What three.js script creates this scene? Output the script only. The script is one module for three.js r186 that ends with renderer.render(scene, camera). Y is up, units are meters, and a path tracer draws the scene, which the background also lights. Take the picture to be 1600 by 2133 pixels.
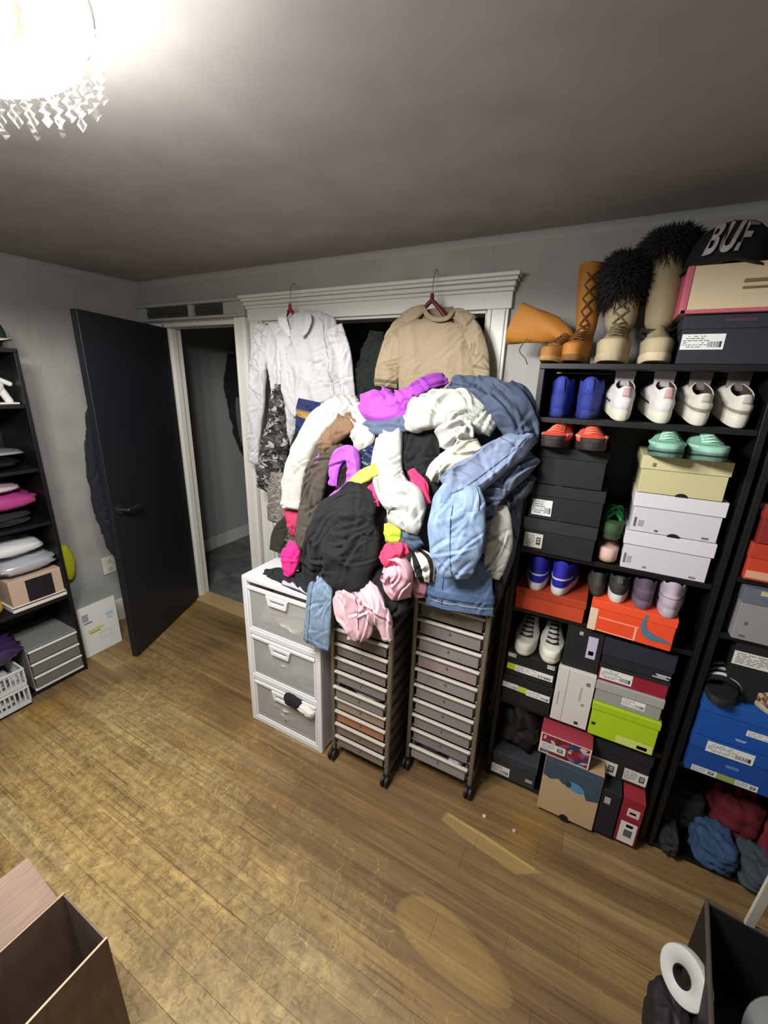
import * as THREE from 'three';
import { RoundedBoxGeometry } from 'three/addons/geometries/RoundedBoxGeometry.js';
import { mergeGeometries, mergeVertices, toCreasedNormals } from 'three/addons/utils/BufferGeometryUtils.js';
import { FontLoader } from 'three/addons/loaders/FontLoader.js';
import { TextGeometry } from 'three/addons/geometries/TextGeometry.js';

// ---------------------------------------------------------------- camera, sky, exposure
const scene = new THREE.Scene();
scene.background = new THREE.Color(0x07080a);              // night beyond the closed room
const camera = new THREE.PerspectiveCamera(102.08, 1600 / 2133, 0.02, 60);
camera.rotation.order = 'YXZ';
camera.rotation.set(-0.3055, 0.4828, 0.0297);
camera.position.set(2.8934, 1.7025, 1.922);
const renderer = new THREE.WebGLRenderer({ antialias: true });
renderer.toneMapping = THREE.LinearToneMapping;
renderer.toneMappingExposure = 1.0;
renderer.shadowMap.enabled = true;
const LAMP = { x: 1.988, z: 1.664, power: 1.75, side: 0.15, colour: 0xfdfaf6, glow: 1.8 };   // the ring lamp: the room's only light

// ---------------------------------------------------------------- helpers
function seeded(s) { return () => { s = (s + 0x6d2b79f5) | 0; let t = Math.imul(s ^ (s >>> 15), 1 | s); t = (t + Math.imul(t ^ (t >>> 7), 61 | t)) ^ t; return ((t ^ (t >>> 14)) >>> 0) / 4294967296; }; }
const rnd = seeded(77);
const used = new Map();
function numbered(name) { const n = used.get(name) ?? 0; used.set(name, n + 1); return n ? name + '_' + String(n).padStart(3, '0') : name; }
function tag(o, label, category, group, kind) {
  if (label) o.userData.label = label;
  if (category) o.userData.category = category;
  if (group) o.userData.group = group;
  if (kind) o.userData.kind = kind;
  return o;
}
function shadow(o) { o.traverse((c) => { if (c.isMesh) { c.castShadow = true; c.receiveShadow = true; } }); return o; }
function thing(name, label, category, [x, y, z] = [0, 0, 0], turn = 0, group) {
  const o = new THREE.Group(); o.name = numbered(name); scene.add(o);
  o.position.set(x, y, z); o.rotation.y = turn;
  return tag(o, label, category, group);
}
function part(name, geo, m, parent, label) {
  const g = Array.isArray(geo) ? mergeGeometries(geo.map((q) => strip(q))) : geo;
  const o = new THREE.Mesh(g, m); o.name = name; o.castShadow = o.receiveShadow = true;
  if (label) o.userData.label = label;
  parent.add(o); return o;
}
function solo(name, geo, m, label, category, group) {
  const o = part(name, geo, m, scene); o.name = numbered(name); return tag(o, label, category, group);
}
function structure(name, geo, m) { const o = part(name, geo, m, scene); o.userData.kind = 'structure'; return o; }
function strip(g) { g = g.index ? g.toNonIndexed() : g; for (const k of Object.keys(g.attributes)) if (!['position', 'normal', 'uv'].includes(k)) g.deleteAttribute(k); return g; }
function bx(w, h, d, x = 0, y = 0, z = 0, r = 0.003) {      // centred in x and z, standing on y
  const q = Math.min(r, w / 2.1, h / 2.1, d / 2.1);
  const g = new RoundedBoxGeometry(w, h, d, 2, q); g.translate(x, y + h / 2, z); return g;
}
function bar(x0, x1, y0, y1, z0, z1, r = 0.002) { return bx(x1 - x0, y1 - y0, z1 - z0, (x0 + x1) / 2, y0, (z0 + z1) / 2, r); }
function cyl(r0, r1, h, x = 0, y = 0, z = 0, n = 20) { const g = new THREE.CylinderGeometry(r1, r0, h, n); g.translate(x, y + h / 2, z); return g; }
function tube(pts, r, n = 24, m = 8) { return new THREE.TubeGeometry(new THREE.CatmullRomCurve3(pts.map((p) => new THREE.Vector3(...p))), n, r, m, false); }
function M(hex, rough = 0.8, more = {}) { return new THREE.MeshStandardMaterial({ color: hex, roughness: rough, ...more }); }
function P(hex, rough = 0.8, more = {}) { return new THREE.MeshPhysicalMaterial({ color: hex, roughness: rough, ...more }); }
// value noise
const perm = new Uint8Array(512); { const r = seeded(9); const p = [...Array(256).keys()]; for (let i = 255; i > 0; i--) { const j = Math.floor(r() * (i + 1)); [p[i], p[j]] = [p[j], p[i]]; } for (let i = 0; i < 512; i++) perm[i] = p[i & 255]; }
function noise(x, y, z = 0) {
  const X = Math.floor(x), Y = Math.floor(y), Z = Math.floor(z), f = (t) => t * t * (3 - 2 * t), u = f(x - X), v = f(y - Y), w = f(z - Z);
  const h = (i, j, k) => perm[(perm[(perm[(X + i) & 255] + Y + j) & 255] + Z + k) & 255] / 255;
  const l = (a, b, t) => a + (b - a) * t;
  return l(l(l(h(0, 0, 0), h(1, 0, 0), u), l(h(0, 1, 0), h(1, 1, 0), u), v), l(l(h(0, 0, 1), h(1, 0, 1), u), l(h(0, 1, 1), h(1, 1, 1), u), v), w);
}
function fbm(x, y, z = 0, o = 4) { let a = 0, s = 0.5; for (let i = 0; i < o; i++) { a += s * noise(x, y, z); x *= 2.03; y *= 2.03; z *= 2.03; s *= 0.5; } return a; }
const clamp = (v, a = 0, b = 1) => Math.min(b, Math.max(a, v)), smooth = (a, b, x) => { const t = clamp((x - a) / (b - a)); return t * t * (3 - 2 * t); }, mix = (a, b, t) => a + (b - a) * t;
function pixelTexture(w, h, f, srgb = true) {
  const d = new Uint8Array(w * h * 4);
  for (let y = 0; y < h; y++) for (let x = 0; x < w; x++) { const c = f(x, y), o = (y * w + x) * 4; d[o] = clamp(c[0], 0, 255); d[o + 1] = clamp(c[1], 0, 255); d[o + 2] = clamp(c[2], 0, 255); d[o + 3] = 255; }
  const t = new THREE.DataTexture(d, w, h); t.wrapS = t.wrapT = THREE.RepeatWrapping; t.magFilter = t.minFilter = THREE.LinearFilter; if (srgb) t.colorSpace = THREE.SRGBColorSpace; t.needsUpdate = true; return t;
}
function canvasTexture(w, h, draw) {
  const c = document.createElement('canvas'); c.width = w; c.height = h; draw(c.getContext('2d'), w, h);
  const t = new THREE.CanvasTexture(c); t.colorSpace = THREE.SRGBColorSpace; t.magFilter = t.minFilter = THREE.LinearFilter; return t;
}
function worldUV(g, ax, ay, sx = 1, sy = sx, ox = 0, oy = 0) {   // uv in metres from two position axes
  const p = g.attributes.position, uv = new Float32Array(p.count * 2), get = { x: (i) => p.getX(i), y: (i) => p.getY(i), z: (i) => p.getZ(i) };
  for (let i = 0; i < p.count; i++) { uv[2 * i] = (get[ax](i) - ox) / sx; uv[2 * i + 1] = (get[ay](i) - oy) / sy; }
  g.setAttribute('uv', new THREE.BufferAttribute(uv, 2)); return g;
}

// ---------------------------------------------------------------- the room
const H = 2.275, W = 4.25, D = 3.7, T = 0.12;
const plaster = pixelTexture(512, 512, (x, y) => { const v = 120 + 130 * (fbm(x / 40, y / 40, 1, 5) - 0.48); return [v, v, v]; }, false);
plaster.repeat.set(0.8, 0.8); plaster.wrapS = plaster.wrapT = THREE.MirroredRepeatWrapping;
const paintMap = pixelTexture(512, 512, (x, y) => { const v = 226 + 26 * (fbm(x / 60, y / 60, 3, 4) - 0.5); return [v, v, v - 2]; });
paintMap.wrapS = paintMap.wrapT = THREE.MirroredRepeatWrapping;
const wallPaint = M(0xb4b3b0, 0.75, { map: paintMap, bumpMap: plaster, bumpScale: 0.0015 });
const ceilingPaint = M(0xbab7b3, 0.85, { map: paintMap, bumpMap: plaster, bumpScale: 0.003 });
const whiteTrim = M(0xd9d8d0, 0.42), greyTrim = M(0xa6a6a4, 0.5);
const doorX0 = 0.195, doorX1 = 0.872, closetX0 = 1.085, closetX1 = 2.362, headY = 2.02, closetTop = 2.005;
{
  const w = [bar(-T, doorX0, 0, H, -T, 0, 0.001), bar(doorX0, doorX1, headY, H, -T, 0, 0.001), bar(doorX1, closetX0, 0, H, -T, 0, 0.001), bar(closetX0, closetX1, closetTop, H, -T, 0, 0.001), bar(closetX1, W + T, 0, H, -T, 0, 0.001)];
  structure('wall_back', w.map((g) => worldUV(g, 'x', 'y')), wallPaint);
  structure('wall_left', worldUV(bar(-T, 0, 0, H, 0, D, 0.001), 'z', 'y'), wallPaint);
  structure('wall_right', worldUV(bar(W, W + T, 0, H, 0, D, 0.001), 'z', 'y'), wallPaint);
  structure('wall_front', worldUV(bar(-T, W + T, 0, H, D, D + T, 0.001), 'x', 'y'), wallPaint);
  structure('ceiling', worldUV(bar(-T, W + T, H, H + 0.1, -T, D + T, 0.001), 'x', 'z'), ceilingPaint);
  // cove strip where wall and ceiling meet
  const cove = (len) => { const s = new THREE.Shape(); s.moveTo(0, 0); s.lineTo(0.022, 0); s.quadraticCurveTo(0.008, -0.008, 0, -0.026); s.closePath(); return new THREE.ExtrudeGeometry(s, { depth: len, bevelEnabled: false }); };
  const a = cove(W); a.rotateY(-Math.PI / 2); a.scale(-1, 1, 1); { const p = a.attributes.position; for (let i = 0; i < p.count; i++) p.setXYZ(i, W - Math.abs(p.getX(i)), p.getY(i) + H, Math.abs(p.getZ(i))); a.computeVertexNormals(); }
  structure('trim_1', a, greyTrim);
  const b = cove(D); b.translate(0, H, 0); structure('trim_2', b, greyTrim);
  structure('baseboard_left', bar(0.001, 0.016, 0, 0.16, 0.01, 0.87, 0.004), whiteTrim);
  structure('baseboard_back', [bar(closetX1 + 0.09, W, 0, 0.14, 0, 0.016, 0.004)], whiteTrim);
}
// ---- floor: worn strip boards, each board a piece
const FW = 2048, FH = 1792;
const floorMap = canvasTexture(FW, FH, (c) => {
  const r = seeded(5), sx = FW / W, sz = FH / D, img = c.createImageData(FW, FH), d = img.data;
  const worn = (x, z) => {                                        // where the finish is scuffed through to bare wood
    const edge = (z - 0.62) - (x - 1.35) * 0.34, n = fbm(x * 3.1, z * 3.1, 7, 4) - 0.47;
    return clamp(smooth(-0.12, 0.5, edge + n * 0.7) * smooth(2.95, 2.3, x + n * 0.8) * smooth(0.2, 0.8, x + n));
  };
  for (let j = 0; j < FH; j++) for (let i = 0; i < FW; i++) {
    const x = i / sx, z = j / sz, g = fbm(x * 5, z * 120, 2, 3) - 0.44, g2 = fbm(x * 1.6, z * 38, 5, 3) - 0.44, p = fbm(x * 2.4, z * 2.4, 11, 4) - 0.47, w = worn(x, z), f = fbm(x * 46, z * 46, 4, 3) - 0.44;
    const stain = smooth(0.05, 0.22, fbm(x * 4.2, z * 4.2, 21, 4) - 0.5) * 0.35;
    let R = mix(124, 164, w) + 46 * g + 50 * g2 + 46 * p + w * f * 80, G = mix(100, 143, w) + 40 * g + 46 * g2 + 42 * p + w * f * 74, B = mix(66, 97, w) + 26 * g + 30 * g2 + 26 * p + w * f * 50;
    const gold = smooth(0.0, 0.2, fbm(x * 1.7 + 4, z * 1.7, 33, 4) - 0.5); R += 22 * gold; G += 14 * gold; B -= 10 * gold;
    R = mix(R, 112, stain); G = mix(G, 92, stain); B = mix(B, 62, stain);
    const o = (j * FW + i) * 4; d[o] = clamp(R, 20, 235); d[o + 1] = clamp(G, 16, 215); d[o + 2] = clamp(B, 10, 160); d[o + 3] = 255;
  }
  c.putImageData(img, 0, 0);
  const curl = (x, z, a, len, col, lw) => { c.strokeStyle = col; c.lineWidth = lw; c.beginPath(); c.moveTo(x * sx, z * sz); const b = a + (r() - 0.5) * 2.4; c.quadraticCurveTo((x + Math.cos(a) * len) * sx, (z + Math.sin(a) * len) * sz, (x + Math.cos(a) * len + Math.cos(b) * len) * sx, (z + Math.sin(a) * len + Math.sin(b) * len) * sz); c.stroke(); };
  for (let k = 0; k < 60000; k++) {                                // scuff curls in the worn finish
    const x = 0.3 + r() * 2.9, z = 0.45 + r() * 2.4; if (r() > worn(x, z)) continue;
    const t = r(); curl(x, z, r() * 6.3, 0.004 + r() * 0.015, t < 0.5 ? 'rgba(208,178,112,' + (0.1 + 0.3 * r()) + ')' : t < 0.85 ? 'rgba(98,74,34,' + (0.12 + 0.3 * r()) + ')' : 'rgba(128,120,100,0.25)', 0.8 + r() * 1.6);
  }
  for (let k = 0; k < 2600; k++) {                                 // long scratches along the boards
    const x = r() * W, z = r() * D; c.strokeStyle = r() < 0.6 ? 'rgba(70,50,22,' + (0.1 + 0.3 * r()) + ')' : 'rgba(190,155,90,' + (0.08 + 0.2 * r()) + ')'; c.lineWidth = 1 + r() * 1.6; c.beginPath(); c.moveTo(x * sx, z * sz); c.lineTo((x + 0.05 + r() * 0.3) * sx, (z + (r() - 0.5) * 0.006) * sz); c.stroke();
  }
  const patch = (pts, a) => {                                     // clean-edged paler golden patches laid over the grain
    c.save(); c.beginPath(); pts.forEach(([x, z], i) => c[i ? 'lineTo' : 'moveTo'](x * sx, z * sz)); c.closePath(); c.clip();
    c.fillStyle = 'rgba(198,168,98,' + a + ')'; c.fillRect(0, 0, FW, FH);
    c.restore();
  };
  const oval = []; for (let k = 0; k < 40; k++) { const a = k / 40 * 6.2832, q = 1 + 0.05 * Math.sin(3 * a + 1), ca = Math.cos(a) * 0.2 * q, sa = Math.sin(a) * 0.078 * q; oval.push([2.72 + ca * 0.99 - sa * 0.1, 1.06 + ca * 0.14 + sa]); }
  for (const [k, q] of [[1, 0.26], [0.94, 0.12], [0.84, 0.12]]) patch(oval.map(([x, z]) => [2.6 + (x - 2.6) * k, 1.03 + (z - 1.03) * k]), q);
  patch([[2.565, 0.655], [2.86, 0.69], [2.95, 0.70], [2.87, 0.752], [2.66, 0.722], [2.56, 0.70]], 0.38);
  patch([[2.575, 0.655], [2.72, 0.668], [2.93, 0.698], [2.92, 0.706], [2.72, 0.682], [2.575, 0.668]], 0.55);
});
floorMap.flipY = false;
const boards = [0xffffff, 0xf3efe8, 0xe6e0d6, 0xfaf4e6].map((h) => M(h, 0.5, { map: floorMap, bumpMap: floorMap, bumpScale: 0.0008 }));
{
  const fl = structure('floor', [bar(-T, W + T, -0.08, -0.012, -T, D + T, 0.001)], M(0x3a2a14, 0.9));
  const bw = 0.0834, r = seeded(31);
  for (let k = 0; k * bw < D; k++) {
    const z0 = k * bw, z1 = Math.min(D, z0 + bw) - 0.0005; let x = -r() * 0.7;
    while (x < W) {
      const len = 0.75 + r() * 0.75, x0 = Math.max(0, x), x1 = Math.min(W, x + len); x += len; if (x1 - x0 < 0.03) continue;
      const g = bar(x0 + 0.0002, x1 - 0.0002, -0.014, -r() * 0.0003, z0, z1, 0.0007);
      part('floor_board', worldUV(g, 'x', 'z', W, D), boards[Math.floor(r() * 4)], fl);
    }
  }
}
// ---- hallway beyond the door and closet behind the wide opening
{
  const hallPaint = M(0xa9abaa, 0.8, { bumpMap: plaster, bumpScale: 0.002 });
  structure('wall_hall', [bar(-0.62, -0.5, 0, 2.4, -2.4, -T, 0.001), bar(-0.62, 1.1, 0, 2.4, -2.5, -2.4, 0.001), bar(1.0, 1.1, 0, 2.4, -2.4, -T, 0.001), bar(-0.62, -T, 0, 2.4, -T - 0.02, -T, 0.001)].map((g) => worldUV(g, 'z', 'y')), hallPaint);
  structure('ceiling_hall', bar(-0.62, 1.1, 2.4, 2.5, -2.5, -T, 0.001), hallPaint);
  const tileMap = pixelTexture(256, 256, (x, y) => { const v = 165 + 70 * (fbm(x / 26, y / 26, 9, 5) - 0.47) + 40 * (fbm(x / 5, y / 5, 2, 2) - 0.4); return [v, v + 2, v]; });
  const hf = structure('floor_hall', bar(-0.62, 1.1, -0.08, -0.012, -2.5, -T, 0.001), M(0x3c3d3c, 0.9));
  for (let i = 0; i < 5; i++) for (let j = 0; j < 7; j++) { const x0 = -0.5 + i * 0.3, z0 = -0.125 - (j + 1) * 0.3; part('floor_tile', worldUV(bar(x0 + 0.001, x0 + 0.299, -0.014, -0.001, z0 + 0.001, z0 + 0.299, 0.001), 'x', 'z', 0.6), M(i + j & 1 ? 0xb5b8b6 : 0xa2a6a4, 0.45, { map: tileMap }), hf); }
  structure('baseboard_hall', bar(-0.5, -0.484, 0, 0.13, -2.4, -T, 0.004), whiteTrim);
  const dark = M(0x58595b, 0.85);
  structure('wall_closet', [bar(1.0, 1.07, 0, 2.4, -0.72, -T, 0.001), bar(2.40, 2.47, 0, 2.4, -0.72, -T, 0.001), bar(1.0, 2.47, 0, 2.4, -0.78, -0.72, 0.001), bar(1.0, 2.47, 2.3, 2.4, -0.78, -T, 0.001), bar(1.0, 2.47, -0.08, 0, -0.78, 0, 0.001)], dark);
  const sh = thing('closet_shelf', 'white painted board shelf high inside the dark closet', 'shelf', [1.735, 1.62, -0.52]);
  part('shelf_board', bx(1.32, 0.02, 0.38, 0, 0.06, 0), whiteTrim, sh); part('cleat', bx(1.32, 0.06, 0.02, 0, 0, -0.18), whiteTrim, sh);
  const hr = thing('closet_rail', 'metal clothes rail under the high closet shelf', 'rail', [1.735, 1.56, -0.42]);
  part('rail', new THREE.CylinderGeometry(0.014, 0.014, 1.325, 16).rotateZ(Math.PI / 2), M(0x8a8a88, 0.35, { metalness: 0.9 }), hr);
  for (const s of [-1, 1]) part('rail_socket', new THREE.CylinderGeometry(0.028, 0.028, 0.014, 18).rotateZ(Math.PI / 2).translate(s * 0.655, 0, 0), M(0x8a8a88, 0.4, { metalness: 0.9 }), hr);
}
// ---- door and closet casings
{
  const board = (x0, x1, y0, y1, d = 0.022) => [bar(x0, x1, y0, y1, 0, d, 0.003), bar(x0 + 0.012, x0 + 0.02, y0, y1, d - 0.001, d + 0.006, 0.003), bar(x1 - 0.02, x1 - 0.012, y0, y1, d - 0.001, d + 0.006, 0.003)];
  const t3 = structure('trim_3', [...board(0.10, doorX0 - 0.004, 0, headY), ...board(0.872, 0.962, 0, headY + 0.012), bar(doorX0 - 0.002, doorX0 + 0.02, 0, headY, -T, 0.002, 0.001), bar(doorX1 - 0.02, doorX1 + 0.002, 0, headY, -T, 0.002, 0.001), bar(doorX0, doorX1, headY - 0.02, headY + 0.002, -T, 0.002, 0.001), bar(doorX0 + 0.02, doorX0 + 0.034, 0, headY - 0.02, -0.075, -0.04, 0.001)], whiteTrim);
  part('threshold', bar(doorX0, doorX1, -0.002, 0.012, -T, 0.02, 0.004), M(0xb49c6c, 0.5), t3);
  // door head: recessed dark panels between white rails
  const t4 = structure('trim_4', [bar(-0.0, 0.965, 2.034, 2.05, 0, 0.03, 0.003), bar(0.0, 0.97, 2.115, 2.132, 0, 0.04, 0.004), bar(0.0, 0.07, 2.05, 2.115, 0, 0.028, 0.003), bar(0.5, 0.535, 2.05, 2.115, 0, 0.032, 0.003), bar(0.80, 0.965, 2.05, 2.115, 0, 0.028, 0.003)], M(0xa9aaa4, 0.45));
  for (const [a, b] of [[0.07, 0.5], [0.535, 0.80]]) part('head_panel', [bar(a, b, 2.05, 2.115, 0, 0.006, 0.001), bar(a, b, 2.076, 2.09, 0.004, 0.014, 0.004)], M(0x3d4038, 0.5), t4);
  structure('trim_5', [...board(0.995, closetX0, 0, closetTop), ...board(closetX1, 2.452, 0, closetTop), bar(closetX0 - 0.002, closetX0 + 0.012, 0, closetTop, -T, 0.002, 0.001), bar(closetX1 - 0.012, closetX1 + 0.002, 0, closetTop, -T, 0.002, 0.001), bar(closetX0, closetX1, closetTop - 0.012, closetTop + 0.002, -T, 0.002, 0.001),
    bar(0.985, 2.462, closetTop, 2.075, 0, 0.024, 0.003), bar(0.98, 2.468, 2.068, 2.084, 0, 0.034, 0.005), bar(0.975, 2.474, 2.084, 2.104, 0, 0.042, 0.006), bar(0.968, 2.482, 2.104, 2.118, 0, 0.054, 0.004), bar(0.962, 2.49, 2.118, 2.134, 0, 0.064, 0.004)], whiteTrim);
}
// ---- the ring lamp under the ceiling
{
  const l = thing('ceiling_lamp', 'round flush ceiling lamp with a glowing ring of hanging crystals', 'lamp', [LAMP.x, H, LAMP.z]);
  const satin = M(0xc9c7be, 0.4), chrome = M(0xd8d8d8, 0.2, { metalness: 0.9 });
  const lat = (pts, n = 96) => new THREE.LatheGeometry(pts.map((p) => new THREE.Vector2(...p)), n);
  part('drum', lat([[0.2, 0], [0.262, 0], [0.268, -0.006], [0.268, -0.084], [0.262, -0.088], [0.2, -0.088], [0.196, -0.084], [0.196, 0], [0.2, 0]]), satin, l);
  part('inner_dish', lat([[0, -0.078], [0.15, -0.076], [0.166, -0.07], [0.166, -0.06], [0, -0.06]], 64), M(0xb4b3ae, 0.5, { metalness: 0.85 }), l);
  part('rim_band', lat([[0.164, -0.07], [0.164, -0.092], [0.17, -0.098], [0.19, -0.1], [0.1955, -0.097], [0.1955, -0.07], [0.164, -0.07]]), M(0xc8c4ae, 0.45, { metalness: 0.6 }), l);
  for (let k = 0; k < 5; k++) { const a = k * 1.2566 + 0.6; part('clip', new THREE.CapsuleGeometry(0.006, 0.024, 4, 10).translate(Math.cos(a) * 0.09, -0.088, Math.sin(a) * 0.09), chrome, l); }
  part('frame_ring', new THREE.TorusGeometry(0.272, 0.005, 10, 90).rotateX(Math.PI / 2).translate(0, -0.086, 0), chrome, l);
  part('light_ring', lat([[0.2, -0.0885], [0.262, -0.0885], [0.265, -0.095], [0.262, -0.116], [0.2, -0.116], [0.1965, -0.112], [0.1965, -0.095], [0.2, -0.0885]]), new THREE.MeshStandardMaterial({ color: 0xffffff, emissive: LAMP.colour, emissiveIntensity: LAMP.glow }), l);
  const crystal = P(0xffffff, 0.05, { transmission: 1, thickness: 0, ior: 1.5 });
  const strand = (n) => mergeGeometries(Array.from({ length: n }, (_, i) => { const g = new THREE.OctahedronGeometry(0.0105, 0); g.scale(0.85, 1, 0.85); g.rotateY(i); g.translate(0, -0.125 - i * 0.018, 0); return g; }));
  const strands = [strand(1), strand(2), strand(3)];
  [[0.208, 40, 0], [0.23, 44, 0], [0.252, 48, 1], [0.274, 60, 1]].forEach(([r, n, m]) => { for (let k = 0; k < n; k++) { const a = k / n * 6.2832 + r * 20, o = part('crystal_strand', strands[m + (k & 1)], crystal, l); o.position.set(Math.cos(a) * r, 0, Math.sin(a) * r); o.rotation.y = a; o.castShadow = false; } });
  for (let k = 0; k < 8; k++) {                                      // the diffuser's light: downwards, and a weaker sideways part
    const a = k / 8 * 6.2832, p = new THREE.PointLight(LAMP.colour, LAMP.power * LAMP.side, 0, 2); p.position.set(Math.cos(a) * 0.305, -0.165, Math.sin(a) * 0.305);
    p.castShadow = true; p.shadow.radius = 2.5; p.shadow.mapSize.set(512, 512); l.add(p); p.name = 'ring_light';
    const q = new THREE.SpotLight(LAMP.colour, LAMP.power, 0, 1.55, 0.12, 2); q.position.set(Math.cos(a) * 0.235, -0.15, Math.sin(a) * 0.235); q.target.position.set(Math.cos(a) * 0.235, -1.5, Math.sin(a) * 0.235);
    q.castShadow = true; q.shadow.radius = 2.5; q.shadow.mapSize.set(1024, 1024); l.add(q); l.add(q.target); q.name = 'ring_light';
  }
}
// ---- dark door standing open
{
  const a = Math.atan2(0.693, 0.298), d = thing('door_1', null, null, [0.196, 0, 0.004], -a); d.userData.kind = 'structure';
  const paint = M(0x17171f, 0.5, { bumpMap: plaster, bumpScale: 0.0006 });
  part('door_slab', bx(0.752, 1.985, 0.036, 0.378, 0.012, -0.018, 0.003), paint, d);
  const metal = M(0x55555a, 0.35, { metalness: 0.8 });
  const h = part('door_handle', [new THREE.CylinderGeometry(0.026, 0.028, 0.012, 24).rotateX(Math.PI / 2).translate(0.70, 0.96, -0.042), new THREE.CylinderGeometry(0.01, 0.01, 0.05, 14).rotateX(Math.PI / 2).translate(0.70, 0.96, -0.068), new THREE.CapsuleGeometry(0.009, 0.1, 6, 14).rotateZ(Math.PI / 2).translate(0.645, 0.96, -0.09)], metal, d);
  for (const y of [0.25, 1.0, 1.75]) part('hinge', [new THREE.CylinderGeometry(0.008, 0.008, 0.09, 12).translate(0.0, y, -0.01), bar(0, 0.03, y - 0.045, y + 0.045, -0.003, 0.002, 0.001)], metal, d);
}
{
  const o = thing('wall_outlet', 'white double power outlet low on the left wall near the door edge', 'outlet', [0.002, 0.375, 0.49]);
  part('face_plate', bar(0, 0.008, 0, 0.125, -0.042, 0.042, 0.004), M(0xd8d5c8, 0.4), o);
  for (const y of [0.035, 0.09]) { const s = part('socket', new THREE.CylinderGeometry(0.016, 0.016, 0.005, 20).rotateZ(Math.PI / 2).translate(0.009, y, 0), M(0xc9c6b8, 0.4), o); for (const dz of [-0.006, 0.006]) part('slot', bar(0.010, 0.0125, y - 0.004, y + 0.004, dz - 0.001, dz + 0.001, 0.0004), M(0x222222, 0.6), s); }
}
// ---------------------------------------------------------------- bookcases
const blackWood = M(0x09090b, 0.45);
function bookcase(label, x0, x1, z0, z1, h, shelves, axis = 'z') {     // axis: the side the shelves face
  const b = thing('bookcase', label, 'bookcase', [(x0 + x1) / 2, 0, (z0 + z1) / 2], axis === 'x' ? Math.PI / 2 : 0);
  const w = axis === 'x' ? z1 - z0 : x1 - x0, d = axis === 'x' ? x1 - x0 : z1 - z0, t = 0.018;
  for (const s of [-1, 1]) part('side_panel', bx(t, h - t, d, s * (w - t) / 2, 0, 0, 0.002), blackWood, b);
  part('top_board', bx(w, t, d + 0.004, 0, h - t, 0, 0.002), blackWood, b);
  part('back_panel', bx(w - 2 * t, h - t - 0.01, 0.006, 0, 0.005, -d / 2 + 0.004, 0.001), blackWood, b);
  for (const y of shelves) part('shelf', bx(w - 2 * t - 0.001, t, d - 0.012, 0, y - t, 0.002, 0.002), blackWood, b);
  return b;
}
bookcase('tall black bookcase beside the closet, crammed with shoes and shoe boxes, boots on top', 2.66, 3.286, 0.05, 0.394, 1.775, [1.602, 1.12, 0.872, 0.428, 0.02]);
bookcase('tall black bookcase at the right edge of the photo, holding blue and orange boxes', 3.300, 3.93, 0.05, 0.394, 1.775, [1.40, 1.165, 0.965, 0.43, 0.02]);
bookcase('tall black bookcase against the left wall, full of packets and folded things', 0.03, 0.37, 0.892, 1.62, 1.80, [1.545, 1.23, 0.945, 0.505, 0.02], 'x');

// ---------------------------------------------------------------- white drawer tower
{
  const t = thing('drawer_tower', 'white plastic tower of three frosted drawers under the clothes heap', 'drawer unit', [1.728, 0, 0.485]);
  const wp = M(0xe2e3e6, 0.38), frost = P(0xeceded, 0.35, { transmission: 0.72, thickness: 0 }), w = 0.446, d = 0.40, h = 0.822;
  for (const s of [-1, 1]) part('side_wall', [bx(0.016, h - 0.02, d, s * (w / 2 - 0.008), 0.01, 0, 0.004), bx(0.03, h, 0.03, s * (w / 2 - 0.014), 0, d / 2 - 0.014, 0.006), bx(0.03, h, 0.03, s * (w / 2 - 0.014), 0, -d / 2 + 0.016, 0.006)], wp, t);
  part('top', bx(w, 0.026, d, 0, h - 0.02, 0, 0.006), wp, t); part('back_wall', bx(w - 0.02, h - 0.03, 0.008, 0, 0.01, -d / 2 + 0.006, 0.002), wp, t);
  for (let k = 0; k < 3; k++) {
    const y = 0.028 + k * 0.262, hh = 0.226, wi = w - 0.064, zf = d / 2 - 0.006;
    part('cross_rail', bx(w - 0.03, 0.03, 0.03, 0, y - 0.03 + 0.002, d / 2 - 0.016, 0.005), wp, t);
    const dr = part('drawer', [bx(wi, hh, 0.006, 0, y + 0.003, zf - 0.004, 0.002), bx(0.005, hh - 0.03, d - 0.06, -wi / 2 + 0.004, y + 0.003, -0.01, 0.001), bx(0.005, hh - 0.03, d - 0.06, wi / 2 - 0.004, y + 0.003, -0.01, 0.001), bx(wi, 0.005, d - 0.06, 0, y + 0.003, -0.01, 0.001)], frost, t);
    part('drawer_rim', [bx(wi + 0.002, 0.018, 0.016, 0, y + hh - 0.014, zf, 0.005), bx(wi, 0.01, 0.008, 0, y + 0.002, zf - 0.001, 0.003), bx(0.01, hh - 0.02, 0.008, -wi / 2 + 0.004, y + 0.006, zf - 0.001, 0.003), bx(0.01, hh - 0.02, 0.008, wi / 2 - 0.004, y + 0.006, zf - 0.001, 0.003)], wp, dr);
    const hs = new THREE.Shape(); hs.moveTo(-0.062, 0.022); hs.lineTo(0.062, 0.022); hs.lineTo(0.05, -0.022); hs.lineTo(-0.05, -0.022); hs.closePath();
    const hole = new THREE.Path(); hole.moveTo(-0.046, 0.01); hole.lineTo(-0.04, -0.01); hole.lineTo(0.04, -0.01); hole.lineTo(0.046, 0.01); hole.closePath(); hs.holes.push(hole);
    const hg = new THREE.ExtrudeGeometry(hs, { depth: 0.01, bevelEnabled: true, bevelSize: 0.002, bevelThickness: 0.002, bevelSegments: 2 }); hg.translate(-0.01, y + hh - 0.038, zf);
    part('handle', hg, wp, dr);
  }
}
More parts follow.
